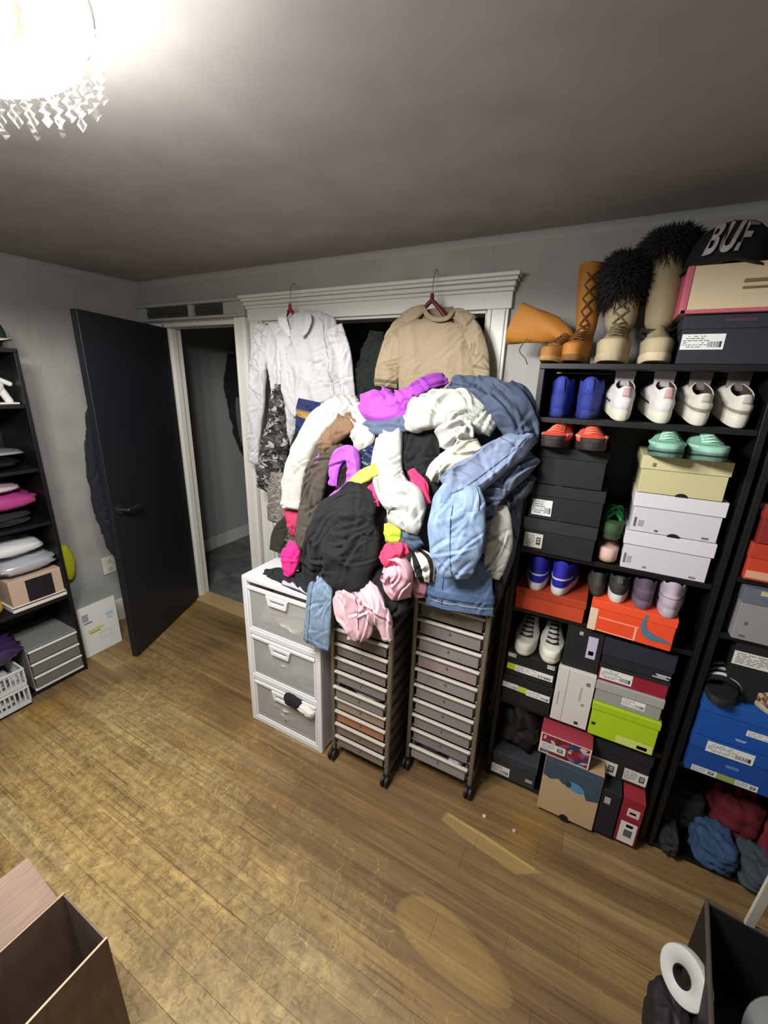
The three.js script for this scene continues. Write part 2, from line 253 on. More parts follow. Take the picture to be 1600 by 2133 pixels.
// folded clothes showing through the frosted fronts
function softBlock(w, h, d, seed, k = 0.16) {
  const g = new THREE.SphereGeometry(1, 40, 28), p = g.attributes.position;
  for (let i = 0; i < p.count; i++) { let x = p.getX(i), y = p.getY(i), z = p.getZ(i); const q = Math.pow(Math.pow(Math.abs(x), 4) + Math.pow(Math.abs(y), 4) + Math.pow(Math.abs(z), 4), 0.25), n = 1 + k * (fbm(x * 3 + seed, y * 5, z * 3, 3) - 0.5) * 2; p.setXYZ(i, x / q * n * w / 2, (y / q * n * 0.5 + 0.5) * h, z / q * n * d / 2); }
  g.computeVertexNormals(); return g;
}
for (const [k, c1, nm, lb] of [[0, 0xb4b0a8, 'folded_clothing', 'grey folded clothing behind the lowest frosted front of the white drawer tower'], [1, 0xb9bbc0, 'folded_clothing', 'pale grey folded clothing behind the middle frosted front of the white drawer tower'], [2, 0xded6c9, 'folded_clothing', 'cream folded clothing behind the top frosted front of the white drawer tower']])
  { const g = softBlock(0.35, 0.175, 0.355, k * 7 + 2, 0.3); g.translate(1.728, 0.036 + k * 0.262, 0.488); solo(nm, g, M(c1, 0.95), lb, 'clothes'); }
{ const g = softBlock(0.1, 0.05, 0.06, 3, 0.3); g.rotateZ(-0.2); g.translate(1.79, 0.222, 0.688); solo('black_sock', g, M(0x121214, 0.9), 'small black cloth poking out over the lowest drawer of the white tower', 'sock'); }
{ const g = softBlock(0.09, 0.03, 0.05, 8, 0.3); g.rotateZ(-0.25); g.translate(1.865, 0.215, 0.69); solo('white_cloth', g, M(0xd5d2cb, 0.9), 'small white cloth caught in the right end of the lowest tower drawer', 'cloth'); }

// ---------------------------------------------------------------- rolling carts with ten drawers
const cartMetal = M(0x8b867c, 0.38, { metalness: 0.75 }), rubber = M(0x0e0e0f, 0.6), clearPlastic = P(0xcfc9c4, 0.3, { transmission: 0.6, thickness: 0 });
function cart(label, x0, x1, zf, h, n, tints, pulled) {
  const w = x1 - x0, d = 0.36, c = thing('rolling_cart', label, 'cart', [(x0 + x1) / 2, 0, zf - d / 2]);
  for (const sx of [-1, 1]) {
    for (const sz of [-1, 1]) {
      part('post', bx(0.018, h - 0.055, 0.016, sx * (w / 2 - 0.009), 0.055, sz * (d / 2 - 0.008), 0.004), cartMetal, c);
      const cs = part('caster', [new THREE.CylinderGeometry(0.026, 0.026, 0.012, 24).rotateZ(Math.PI / 2).translate(sx * (w / 2 - 0.009) + 0.009, 0.026, sz * (d / 2 - 0.008) + 0.008), new THREE.CylinderGeometry(0.026, 0.026, 0.012, 24).rotateZ(Math.PI / 2).translate(sx * (w / 2 - 0.009) - 0.009, 0.026, sz * (d / 2 - 0.008) + 0.008), cyl(0.012, 0.014, 0.022, sx * (w / 2 - 0.009), 0.04, sz * (d / 2 - 0.008))], rubber, c);
    }
    part('top_rail', bx(0.016, 0.014, d, sx * (w / 2 - 0.009), h - 0.014, 0, 0.004), cartMetal, c);
    part('bottom_rail', bx(0.016, 0.014, d - 0.02, sx * (w / 2 - 0.009), 0.06, 0, 0.004), cartMetal, c);
  }
  const pitch = (h - 0.09) / n;
  for (let k = 0; k < n; k++) {
    const y = 0.078 + k * pitch, pull = pulled[k] ?? 0, dh = pitch - 0.014, dw = w - 0.06;
    for (const sx of [-1, 1]) part('runner', bx(0.012, 0.008, d - 0.03, sx * (w / 2 - 0.022), y - 0.004, 0, 0.002), cartMetal, c);
    const m = tints[k] ? P(tints[k], 0.32, { transmission: 0.45, thickness: 0 }) : clearPlastic;
    const dr = part('drawer', [bx(dw, dh, 0.005, 0, y + 0.004, d / 2 - 0.01 + pull, 0.002), bx(0.004, dh, d - 0.04, -dw / 2, y + 0.004, -0.006 + pull, 0.001), bx(0.004, dh, d - 0.04, dw / 2, y + 0.004, -0.006 + pull, 0.001), bx(dw, 0.004, d - 0.04, 0, y + 0.004, -0.006 + pull, 0.001), bx(dw, dh, 0.004, 0, y + 0.004, -d / 2 + 0.02 + pull, 0.001)], m, c);
    part('drawer_lip', bx(w - 0.038, 0.011, 0.016, 0, y + dh - 0.002, d / 2 - 0.004 + pull, 0.004), M(0xb9b2a8, 0.35), dr);
    part('knob', cyl(0.006, 0.005, 0.006, 0, 0, 0, 14).rotateX(Math.PI / 2).translate(0, y + dh * 0.62, d / 2 - 0.008 + pull), M(0x6e6864, 0.4), dr);
  }
  return { y: (k) => 0.083 + k * pitch, pitch, x: (x0 + x1) / 2, z: zf - d / 2, w, d };
}
const cartA = cart('narrow rolling drawer cart next to the white tower, pale pink shirt over its front', 2.0, 2.296, 0.676, 0.80, 10, [0x9a938e, 0xa08e80, 0xc98f6a, 0xb9a898, 0xa09c98, 0x97928f, 0x8f8a86, 0x86817c, 0x7d766e, 0x6f675d], { 4: 0.012 });
const cartB = cart('narrow rolling drawer cart beside the bookcase, denim draped over its top', 2.322, 2.632, 0.548, 0.89, 10, [0xb5aeaa, 0x9d9698, 0xa79f9f, 0xaaa3a2, 0xa69f9f, 0xb0a8a6, 0xb5a3a4, 0xa9a2a1, 0xa09a98, 0x837b70], { 0: 0.014 });
{
  const put = (c, k, w, d, h, dx, dz, col, label, cat) => { const g = softBlock(w, h, d, k * 3 + dx * 50, 0.12); g.translate(c.x + dx, c.y(k) + 0.006, c.z + dz); solo('drawer_contents', g, M(col, 0.9), label, cat); };
  put(cartA, 4, 0.20, 0.28, 0.05, -0.0, 0.0, 0xd8d5cf, 'white papers heaped in a middle drawer of the left rolling cart', 'papers');
  put(cartA, 2, 0.21, 0.29, 0.042, 0, 0, 0xc07a4c, 'orange cloth in a low drawer of the left rolling cart', 'cloth');
  put(cartA, 3, 0.20, 0.28, 0.042, 0.0, 0, 0xb89c84, 'tan cloth in a drawer just above the orange one, left rolling cart', 'cloth');
  put(cartB, 6, 0.21, 0.26, 0.05, 0, 0, 0xb08a8c, 'pinkish cloth showing through an upper drawer of the right rolling cart', 'cloth');
  put(cartB, 0, 0.11, 0.2, 0.045, -0.06, 0.03, 0xc6c9d2, 'pale packet on the left in the bottom drawer of the right cart', 'packet');
  put(cartB, 0, 0.08, 0.2, 0.06, 0.065, 0.05, 0xe6e6e6, 'bright white packet on the right in the bottom drawer of the right cart', 'packet');
  put(cartB, 3, 0.2, 0.26, 0.045, 0, 0, 0x8e8a8c, 'grey cloth in the fourth drawer up of the right rolling cart', 'cloth');
}

// ---------------------------------------------------------------- left bookcase contents
function foil(w, h, d, seed, k = 0.3) {                             // crumpled packet
  const g = new THREE.SphereGeometry(1, 44, 30), p = g.attributes.position;
  for (let i = 0; i < p.count; i++) { const x = p.getX(i), y = p.getY(i), z = p.getZ(i), q = Math.pow(Math.pow(Math.abs(x), 5) + Math.pow(Math.abs(y), 2.4) + Math.pow(Math.abs(z), 5), 0.2), n = 1 + k * (Math.abs(fbm(x * 4 + seed, y * 4, z * 4, 3) - 0.45) - 0.1) * 2; p.setXYZ(i, x / q * w / 2, (y * n * 0.5 + 0.5) * h, z / q * n * d / 2); }
  g.computeVertexNormals(); return g;
}
const plasticBag = (hex) => P(hex, 0.25, { clearcoat: 0.6, clearcoatRoughness: 0.2 });
const at = (g, x, y, z, ry = 0) => { g.rotateY(ry); g.translate(x, y, z); return g; };
solo('black_packet', at(foil(0.26, 0.06, 0.4, 1), 0.21, 1.231, 1.15), plasticBag(0x15151a), 'black shiny packet lying on the shelf below the white figure', 'packet');
solo('silver_packet', at(foil(0.2, 0.03, 0.3, 2), 0.235, 1.297, 1.08), plasticBag(0x8d8d92), 'thin grey packet on the black packet, second shelf of the left bookcase', 'packet');
solo('dark_folded_shirt', at(softBlock(0.27, 0.07, 0.42, 3), 0.2, 0.946, 1.16), M(0x17171c, 0.9), 'dark folded shirt at the bottom of the stack under the pink packet', 'shirt');
solo('pink_packet', at(foil(0.26, 0.105, 0.3, 4), 0.218, 1.017, 1.07), plasticBag(0x9c3a76), 'magenta clothes packet in clear film on the left bookcase', 'packet');
solo('mauve_packet', at(foil(0.25, 0.045, 0.27, 5), 0.225, 1.12, 1.12), plasticBag(0xb9a0ac), 'pale mauve packet lying on the magenta packet', 'packet');
solo('navy_folded_shirt', at(softBlock(0.26, 0.16, 0.4, 6), 0.19, 1.546, 1.32), M(0x1a1a2c, 0.9), 'navy folded shirt beside the white figure on the left bookcase', 'shirt');
{
  const b = thing('window_box', 'white box with a dark window in its front on the left bookcase', 'box', [0.215, 0.507, 1.03], Math.PI / 2);
  part('box_body', bx(0.235, 0.15, 0.27, 0, 0.02, 0.005, 0.004), M(0xb49e8c, 0.6), b); part('window_panel', bx(0.12, 0.12, 0.004, 0.012, 0.034, 0.141, 0.001), M(0x1e1c22, 0.25), b); part('box_base', bx(0.25, 0.03, 0.29, 0, 0, 0.002, 0.003), M(0xd8d2cc, 0.5), b); part('base_line', bx(0.25, 0.006, 0.003, 0, 0.022, 0.148, 0.001), M(0x4a3038, 0.5), b);
}
solo('silver_foil_packet', at(foil(0.27, 0.1, 0.27, 7, 0.5), 0.225, 0.68, 1.04), P(0xc8cad4, 0.22, { metalness: 0.5 }), 'crumpled silver packet lying on the window box', 'packet');
solo('white_foil_packet', at(foil(0.26, 0.085, 0.28, 8, 0.4), 0.215, 0.782, 1.08), plasticBag(0xc9cac9), 'white crinkled packet on top of the crumpled silver packet', 'packet');
solo('yellow_pouch', at(foil(0.14, 0.15, 0.14, 9, 0.3), 0.31, 0.507, 1.255), plasticBag(0xd2a318), 'yellow pouch beside the window box on the left bookcase', 'pouch');
solo('dark_bag', at(softBlock(0.26, 0.3, 0.2, 10), 0.2, 0.507, 1.46), M(0x1c1524, 0.6), 'dark purple bag standing behind the yellow pouch', 'bag');
{
  const o = thing('drawer_organizer', 'small clear organizer with three drawers on the bottom of the left bookcase', 'organizer', [0.215, 0.021, 1.026], Math.PI / 2);
  const fr = M(0xd3d2cc, 0.35), cl = P(0x8f8d86, 0.3, { transmission: 0.45, thickness: 0 });
  for (const s of [-1, 1]) part('side_wall', bx(0.006, 0.255, 0.29, s * 0.122, 0, 0, 0.002), P(0xb5b5b0, 0.3, { transmission: 0.5, thickness: 0 }), o);
  part('top', bx(0.25, 0.008, 0.3, 0, 0.252, 0, 0.003), P(0x9aa09a, 0.3, { transmission: 0.4, thickness: 0 }), o); part('bottom', bx(0.25, 0.012, 0.3, 0, 0, 0, 0.003), fr, o);
  for (let k = 0; k < 3; k++) { const d = part('drawer', [bx(0.232, 0.066, 0.004, 0, 0.014 + k * 0.08, 0.147, 0.001), bx(0.232, 0.004, 0.27, 0, 0.014 + k * 0.08, 0.01, 0.001)], cl, o); part('drawer_lip', bx(0.238, 0.012, 0.014, 0, 0.076 + k * 0.08, 0.15, 0.004), fr, d); }
}
for (const [k, c, lb] of [[0, 0x33463f, 'dark green craft things in the lowest drawer of the small clear organizer'], [1, 0x9c7a66, 'brownish craft things in the middle drawer of the small clear organizer'], [2, 0x6d7570, 'grey craft things in the top drawer of the small clear organizer']]) solo('craft_supplies', at(softBlock(0.2, 0.04, 0.2, k + 20, 0.3), 0.215, 0.042 + k * 0.08, 1.026), M(c, 0.8), lb, 'craft supplies');
function basket(y, label) {
  const o = thing('slotted_basket', label, 'basket', [0.28, y, 1.36], Math.PI / 2), m = M(0xc6c8c8, 0.4), w = 0.32, d = 0.3, h = 0.1;
  part('base', bx(w, 0.004, d, 0, 0, 0, 0.001), m, o); part('rim', [bx(w + 0.01, 0.012, 0.01, 0, h - 0.006, d / 2, 0.003), bx(w + 0.01, 0.012, 0.01, 0, h - 0.006, -d / 2, 0.003), bx(0.01, 0.012, d, w / 2, h - 0.006, 0, 0.003), bx(0.01, 0.012, d, -w / 2, h - 0.006, 0, 0.003)], m, o);
  part('lower_band', [bx(w, 0.022, 0.004, 0, 0, d / 2, 0.001), bx(w, 0.022, 0.004, 0, 0, -d / 2, 0.001), bx(0.004, 0.022, d, w / 2, 0, 0, 0.001), bx(0.004, 0.022, d, -w / 2, 0, 0, 0.001)], m, o);
  const sl = bx(0.008, h - 0.024, 0.004, 0, 0.02, 0, 0.001), sl2 = sl.clone().rotateY(Math.PI / 2);
  for (let i = 0; i <= 16; i++) { const s = part('slat', sl, m, o); s.position.set(-w / 2 + i * w / 16, 0, d / 2); }
  for (let i = 1; i < 15; i++) { const s = part('slat', sl2, m, o); s.position.set(w / 2, 0, -d / 2 + i * d / 15); const q = part('slat', sl2, m, o); q.position.set(-w / 2, 0, -d / 2 + i * d / 15); }
  part('back_panel', bx(w - 0.01, h - 0.02, 0.004, 0, 0.014, -d / 2 + 0.004, 0.001), m, o);
}
basket(0.021, 'lower of the two white slotted baskets under the purple bag'); basket(0.131, 'upper of the two white slotted baskets, carrying the purple bag');
solo('grey_cloth', at(softBlock(0.26, 0.075, 0.26, 31), 0.28, 0.028, 1.36), M(0xb5b8ba, 0.9), 'pale cloth inside the lower white slotted basket', 'cloth');
solo('pale_cloth', at(softBlock(0.26, 0.075, 0.26, 32), 0.28, 0.138, 1.36), M(0xa8a6b0, 0.9), 'pale lilac cloth inside the upper white slotted basket', 'cloth');
solo('purple_bag', at(foil(0.3, 0.14, 0.34, 33, 0.35), 0.24, 0.238, 1.32), plasticBag(0x37264c), 'dark purple plastic bag resting on the white slotted baskets', 'bag');
{
  const b = thing('appliance_box', 'white printed carton on the floor between the left bookcase and the door', 'box', [0.185, 0, 0.735], Math.PI / 2);
  part('carton', bx(0.22, 0.345, 0.165, 0, 0, 0, 0.003), M(0xd3d5d3, 0.6), b); part('carton_top', bx(0.222, 0.006, 0.167, 0, 0.343, 0, 0.002), M(0x8a8f88, 0.7), b);
  const print = canvasTexture(256, 400, (c, w, h) => { c.fillStyle = '#dcdedb'; c.fillRect(0, 0, w, h); c.fillStyle = '#9a9aa8'; c.fillRect(18, 60, 40, 60); c.fillStyle = '#7c7c92'; c.fillRect(22, 128, 58, 12); c.fillStyle = '#c9c24a'; c.fillRect(40, 196, 110, 14); c.fillStyle = '#a59a35'; c.fillRect(46, 216, 76, 12); c.fillStyle = '#a8c4d0'; c.fillRect(180, 110, 50, 30); c.fillRect(186, 150, 36, 14); c.strokeStyle = '#b8c8cc'; c.lineWidth = 5; c.strokeRect(120, 250, 70, 50); });
  const pg = new THREE.PlaneGeometry(0.215, 0.34); part('printed_front', pg.translate(0, 0.172, 0.0832), new THREE.MeshStandardMaterial({ map: print, roughness: 0.55 }), b);
}
{
  const s = thing('yellow_duster', 'yellow green duster head on a stick leaning between bookcase and wall', 'duster', [0.05, 0, 0.79]);
  const g = new THREE.SphereGeometry(1, 32, 32), p = g.attributes.position; for (let i = 0; i < p.count; i++) { const x = p.getX(i), y = p.getY(i), z = p.getZ(i), n = 1 + 0.18 * (noise(x * 9, y * 9, z * 9) - 0.5); p.setXYZ(i, x * 0.028 * n, y * 0.115 * n, z * 0.042 * n); } g.computeVertexNormals();
  part('duster_head', g.translate(0.0, 0.565, -0.04), M(0xc3c81c, 0.9), s); part('stick', tube([[0.0, 0.002, 0.03], [0.0, 0.25, 0.0], [0, 0.5, -0.035]], 0.006, 20, 8), M(0x3a2228, 0.5), s);
}
// white figure and green cap
{
  const f = thing('white_figure', 'small white figure with splayed legs standing on the left bookcase', 'figure', [0.3, 1.546, 0.985], Math.PI / 2), m = M(0xcfcfcc, 0.5);
  const ball = (x, y, z, a, b, c) => new THREE.SphereGeometry(1, 24, 18).scale(a, b, c).translate(x, y, z);
  part('base_plate', bx(0.14, 0.008, 0.07, 0, 0, 0, 0.003), m, f);
  part('body', [ball(0, 0.085, 0, 0.034, 0.04, 0.026), new THREE.CapsuleGeometry(0.017, 0.06, 6, 14).rotateZ(0.42).translate(0.03, 0.042, 0), new THREE.CapsuleGeometry(0.017, 0.06, 6, 14).rotateZ(-0.42).translate(-0.03, 0.042, 0), new THREE.CapsuleGeometry(0.012, 0.05, 6, 14).rotateZ(1.1).translate(0.036, 0.105, 0), new THREE.CapsuleGeometry(0.012, 0.05, 6, 14).rotateZ(-1.1).translate(-0.036, 0.105, 0)], m, f);
  part('head', [ball(0.004, 0.15, 0, 0.022, 0.027, 0.022), ball(0.02, 0.178, 0, 0.01, 0.017, 0.008), ball(-0.008, 0.18, 0, 0.01, 0.017, 0.008)], m, f);
}
function ballCap(t, crownMat, brimMat, under, R, Hc) {
  const g = new THREE.SphereGeometry(1, 48, 24, 0, 6.2832, 0, Math.PI / 2), p = g.attributes.position;
  for (let i = 0; i < p.count; i++) { const x = p.getX(i), y = p.getY(i), z = p.getZ(i); const f = Math.max(0, z), yy = Math.pow(y, 0.72) * Hc * (1 + 0.06 * f), k = 1 - 0.16 * y * y; p.setXYZ(i, x * R * 0.92 * (1 - 0.05 * y), yy, z * R * (z > 0 ? 1.02 : 1) * k + 0.006 * f); }
  g.computeVertexNormals(); part('crown', g, crownMat, t);
  part('button', new THREE.SphereGeometry(0.008, 16, 10).scale(1, 0.6, 1).translate(0, Hc, 0), crownMat, t);
  for (let k = 0; k < 6; k++) { const a = k * Math.PI / 3 + Math.PI / 6, pts = []; for (let i = 0; i <= 12; i++) { const th = i / 12 * 1.5, y = Math.cos(th), x = Math.sin(th) * Math.cos(a), z = Math.sin(th) * Math.sin(a), f = Math.max(0, z); pts.push([x * R * 0.925 * (1 - 0.05 * y), Math.pow(y, 0.72) * Hc * (1 + 0.06 * f) + 0.0005, z * R * (z > 0 ? 1.025 : 1.005) * (1 - 0.16 * y * y) + 0.006 * f]); } part('seam', tube(pts, 0.0014, 24, 5), crownMat, t); }
  const s = new THREE.Shape(); s.moveTo(-R * 0.84, 0.01); s.bezierCurveTo(-R * 0.95, R * 1.0, R * 0.95, R * 1.0, R * 0.84, 0.01); s.bezierCurveTo(R * 0.5, R * 0.5, -R * 0.5, R * 0.5, -R * 0.84, 0.01);
  const bg = new THREE.ExtrudeGeometry(s, { depth: 0.003, bevelEnabled: true, bevelSize: 0.001, bevelThickness: 0.001, bevelSegments: 1, curveSegments: 24 }); bg.rotateX(Math.PI / 2); const q = bg.attributes.position; for (let i = 0; i < q.count; i++) q.setY(i, q.getY(i) + 0.004 - 2.2 * q.getX(i) * q.getX(i)); bg.translate(0, 0.004, R * 0.5); bg.computeVertexNormals();
  part('brim', bg, brimMat, t);
}
{
  const c = thing('baseball_hat', 'dark green ball cap with a white brim on top of the left bookcase', 'cap', [0.26, 1.84, 0.985], Math.PI - 0.5);
  ballCap(c, M(0x14301e, 0.8), M(0xc8c9be, 0.7), null, 0.09, 0.11); part('stuffing', softBlock(0.15, 0.05, 0.15, 3).translate(0, -0.037, 0), M(0x1c1c1e, 0.9), c);
}
// ---------------------------------------------------------------- shoe boxes
const stickers = [0, 1, 2].map((k) => canvasTexture(256, 96, (c, w, h) => {
  const r = seeded(40 + k); c.fillStyle = ['#d9dcda', '#d2d2cc', '#e0e0de'][k]; c.fillRect(0, 0, w, h); c.fillStyle = '#555a5e';
  for (let y = 12; y < 84; y += 13) { let x = 10; while (x < 140) { const q = 6 + r() * 26; if (r() < 0.75) c.fillRect(x, y, q, 5); x += q + 6; } }
  if (k !== 1) for (let x = 160; x < 240; x += 2 + r() * 5) { c.fillStyle = '#26282a'; c.fillRect(x, 46, 1 + r() * 3, 36); } else { c.fillStyle = '#40443e'; c.fillRect(170, 24, 60, 50); c.fillStyle = '#d2d2cc'; c.fillRect(182, 34, 36, 8); c.fillRect(182, 50, 36, 8); }
}));
const stickerMats = stickers.map((t) => new THREE.MeshStandardMaterial({ map: t, roughness: 0.55 }));
const holeShadeMat = M(0x0b0a0a, 0.9);  // near-black colour painted for the shade inside box finger holes
// o: x, y, z (front), d depth, c colour, lid {h, c, over}, hole 'top' | 'low', stick [[x0, x1, y0, y1, kind or colour], ...] as fractions of the front
function shoeBox(label, o) {
  const w = o.x[1] - o.x[0], h = o.y[1] - o.y[0], d = o.d ?? 0.31, b = thing(o.name ?? 'shoe_box', label, 'box', [(o.x[0] + o.x[1]) / 2, o.y[0], o.z - d / 2], o.turn ?? 0);
  const ov = o.lid?.over ?? 0.003, lh = o.lid ? o.lid.h : 0, m = M(o.c, o.rough ?? 0.7, o.map ? { map: o.map } : {});
  part('box_body', bx(w - (lh ? 2 * ov : 0), h - (lh ? 0.003 : 0), d - (lh ? 2 * ov : 0), 0, 0, 0, 0.002), m, b);
  if (lh) part('lid', bx(w, lh, d, 0, h - lh, 0, 0.002), M(o.lid.c ?? o.c, o.rough ?? 0.7), b);
  if (o.side) part('side_print', bx(0.002, h - lh - 0.006, d - 0.01, -w / 2 + (lh ? ov : 0), 0.002, 0, 0.0005), M(o.side, 0.7), b);
  const zf = d / 2;
  if (o.hole) { const g = new THREE.CylinderGeometry(o.hole[1], o.hole[1], 0.002, 24, 1, false, Math.PI / 2, Math.PI).rotateX(Math.PI / 2); g.scale(1, 0.7, 1); if (o.hole[3]) g.rotateZ(Math.PI); part('painted_hole_shade', g.translate(o.hole[0] * w, h * o.hole[2], zf + (o.hole[2] > 0.99 || !lh ? 0.0002 : -ov)), holeShadeMat, b); }  // no opening: flat dark half-disc stands for the shaded hole
  for (const [a, c2, e, f, k] of o.stick ?? []) {
    const sw = (c2 - a) * w, sh = (f - e) * h, up = lh && e * h < h - lh - 0.001 && f * h <= h - lh + 0.004, g = new THREE.BoxGeometry(sw, sh, 0.0012); g.translate((a + c2) / 2 * w - w / 2, (e + f) / 2 * h, zf - (up ? ov : 0) + 0.0006);
    part('sticker', g, typeof k === 'number' && k < 3 ? stickerMats[k] : typeof k === 'object' ? k : M(k, 0.6), b);
  }
  return b;
}
const black = 0x18181b, charcoal = 0x26272a;
// top of the tall bookcase
shoeBox('navy shoe box with a white label, lowest of the two boxes under the black cap', { x: [3.034, 3.30], y: [1.776, 1.905], z: 0.38, c: 0x1a1e27, lid: { h: 0.036, c: 0x1c222e }, stick: [[0.02, 0.40, 0.30, 0.62, 0], [0.36, 0.62, 0.86, 0.92, 0x4a2340]] });
{
  const b = shoeBox('cream box with pink edges under the black cap', { name: 'pink_box', x: [3.02, 3.29], y: [1.909, 2.03], z: 0.385, c: 0xc9b99a, lid: null });
  const m = M(0xb8576a, 0.6), w = 0.27, h = 0.121, zf = 0.155;
  part('pink_edging', [bx(w + 0.004, 0.01, 0.006, 0, 0, zf, 0.001), bx(0.012, h, 0.006, -w / 2 + 0.006, 0, zf, 0.001), bx(0.012, h, 0.006, w / 2 - 0.006, 0, zf, 0.001)], m, b);
  for (const d of [-1, 1]) part('side_band', bx(0.004, h, 0.30, d * (w / 2 + 0.001), 0, 0, 0.001), m, b);
  part('drawer_pull', [bx(0.075, 0.008, 0.006, 0.03, 0.072, zf + 0.002, 0.002), bx(0.075, 0.006, 0.005, 0.03, 0.056, zf + 0.002, 0.002)], M(0x7d6a4c, 0.4), b);
}
// second compartment, left stack
shoeBox('plain black shoe box under the coral trainers', { x: [2.700, 2.912], y: [1.376, 1.505], z: 0.41, c: 0x0f0f11, lid: { h: 0.035 } });
shoeBox('black shoe box with a white barcode label, middle of the left stack', { x: [2.688, 2.926], y: [1.249, 1.374], z: 0.41, c: 0x111113, lid: { h: 0.04, c: 0x161619 }, hole: [-0.12, 0.012, 0.98], stick: [[0.05, 0.33, 0.10, 0.56, 0]] });
shoeBox('dark grey shoe box with a worn white label, lowest of the left stack', { x: [2.679, 2.923], y: [1.121, 1.247], z: 0.41, c: 0x131315, lid: { h: 0.045, c: 0x202023 }, hole: [-0.04, 0.012, 0.98], stick: [[0.04, 0.30, 0.12, 0.55, 1]] });
// second compartment, right stack
shoeBox('cream shoe box under the mint trainers', { x: [3.006, 3.235], y: [1.388, 1.506], z: 0.40, c: 0xbdb78a, rough: 0.65, lid: { h: 0.042, c: 0xc4be92, over: 0.004 }, stick: [[0.13, 0.17, 0.72, 0.82, 0x6a6a40]] });
const paleGrey = 0xc6c4cc;
shoeBox('pale grey shoe box with small print under the cream box', { x: [3.008, 3.25], y: [1.256, 1.386], z: 0.395, c: paleGrey, lid: { h: 0.046, c: 0xd0cdd4, over: 0.005 }, hole: [-0.0, 0.017, 1.0], stick: [[0.05, 0.075, 0.12, 0.36, 0x55555c], [0.10, 0.16, 0.14, 0.3, 0x9c9aa2], [0.30, 0.34, 0.05, 0.10, 0x55555c], [0.82, 0.89, 0.05, 0.10, 0x6b6b72]] });
shoeBox('pale grey shoe box standing on the shelf, lowest under the cream box', { x: [3.003, 3.25], y: [1.121, 1.254], z: 0.395, c: paleGrey, lid: { h: 0.046, c: 0xcfccd3, over: 0.005 }, hole: [0.03, 0.017, 1.0], stick: [[0.04, 0.065, 0.14, 0.4, 0x66666c], [0.08, 0.13, 0.16, 0.34, 0x9c9aa2], [0.28, 0.32, 0.08, 0.13, 0x77777c], [0.80, 0.87, 0.05, 0.10, 0x7b7b82]] });
// third compartment
shoeBox('dull orange shoe box under the royal blue high tops', { x: [2.683, 2.932], y: [0.873, 0.962], z: 0.40, c: 0xb8401c, lid: { h: 0.03, c: 0xa8381a } });
{
  const swoosh = new THREE.Shape(); swoosh.moveTo(-0.05, 0.018); swoosh.bezierCurveTo(-0.06, -0.02, -0.03, -0.03, 0.0, -0.018); swoosh.lineTo(0.06, 0.01); swoosh.bezierCurveTo(0.02, 0.004, -0.02, -0.012, -0.034, -0.004); swoosh.bezierCurveTo(-0.04, 0.0, -0.044, 0.008, -0.04, 0.02); swoosh.closePath();
  const b = shoeBox('bright orange shoe box with a grey blue check mark below the purple and lilac shoes', { x: [2.955, 3.21], y: [0.873, 0.992], z: 0.425, turn: -0.06, c: 0xe0471f, lid: { h: 0.03, c: 0xe54c22, over: 0.002 }, side: 0xd9cdbd, stick: [[0.0, 0.10, 0.0, 0.72, 0xd8c0aa], [0.12, 0.6, 0.44, 0.48, 0xe89478], [0.56, 0.585, 0.02, 0.45, 0xe8a58c], [0.12, 0.58, 0.02, 0.05, 0xe8a58c]] });
  part('check_mark', new THREE.ExtrudeGeometry(swoosh, { depth: 0.0012, bevelEnabled: false, curveSegments: 12 }).rotateZ(-0.4).scale(0.92, 1.7, 1).translate(0.074, 0.052, 0.1541), M(0x4d6f86, 0.6), b);
}
// fourth compartment
shoeBox('black shoe box with a yellow tab label under the white trainers', { x: [2.684, 2.874], y: [0.56, 0.672], z: 0.40, c: 0x121312, lid: { h: 0.035 }, stick: [[0.03, 0.19, 0.80, 0.94, 1], [0.82, 0.96, 0.76, 0.92, 1], [0.03, 0.2, 0.26, 0.5, 0xb9c21e], [0.2, 0.96, 0.24, 0.5, 2]] });
shoeBox('black shoe box with a yellow green label, second below the white trainers', { x: [2.681, 2.876], y: [0.429, 0.558], z: 0.40, c: 0x101112, lid: { h: 0.035 }, stick: [[0.0, 0.32, 0.52, 0.72, 2], [0.32, 0.5, 0.5, 0.7, 0xb4c044], [0.5, 0.96, 0.46, 0.68, 0]] });
shoeBox('white shoe box standing on end next to the lime green box', { x: [2.880, 3.012], y: [0.429, 0.675], z: 0.405, d: 0.3, c: 0xcbc7c1, stick: [[0.29, 0.30, 0.0, 1, 0x9a948c], [0.78, 0.88, 0.80, 0.86, 0x70706c], [0.66, 0.7, 0.5, 0.75, 0xa8a49e], [0.74, 0.82, 0.42, 0.46, 0x8a8680], [0.66, 0.76, 0.05, 0.10, 0x26241f], [0.1, 0.13, 0.3, 0.56, 0xa8a49e]] });
shoeBox('black shoe box on end with a lilac label, atop the white upright box', { x: [2.886, 3.010], y: [0.677, 0.852], z: 0.39, d: 0.29, c: 0x141416, stick: [[0.60, 0.86, 0.34, 0.86, 0xb9b6cf], [0.66, 0.8, 0.42, 0.52, 0x77748c], [0.34, 0.44, 0.84, 0.92, 0xa7a7a4]] });
shoeBox('lime green shoe box, lowest of the right stack', { x: [3.016, 3.236], y: [0.429, 0.575], z: 0.415, c: 0xa3c410, lid: { h: 0.03, c: 0x9fbf14 }, stick: [[0.04, 0.1, 0.32, 0.4, 0x202a08], [0.44, 0.97, 0.03, 0.24, 0xc9d27c], [0.75, 0.9, 0.06, 0.16, 0x6a7a2a]] });
shoeBox('light grey shoe box with a small label on the lime green box', { x: [3.014, 3.23], y: [0.577, 0.665], z: 0.405, c: 0x92918c, lid: { h: 0.035, c: 0x9f9e99 }, stick: [[0.42, 0.76, 0.2, 0.56, 2]] });
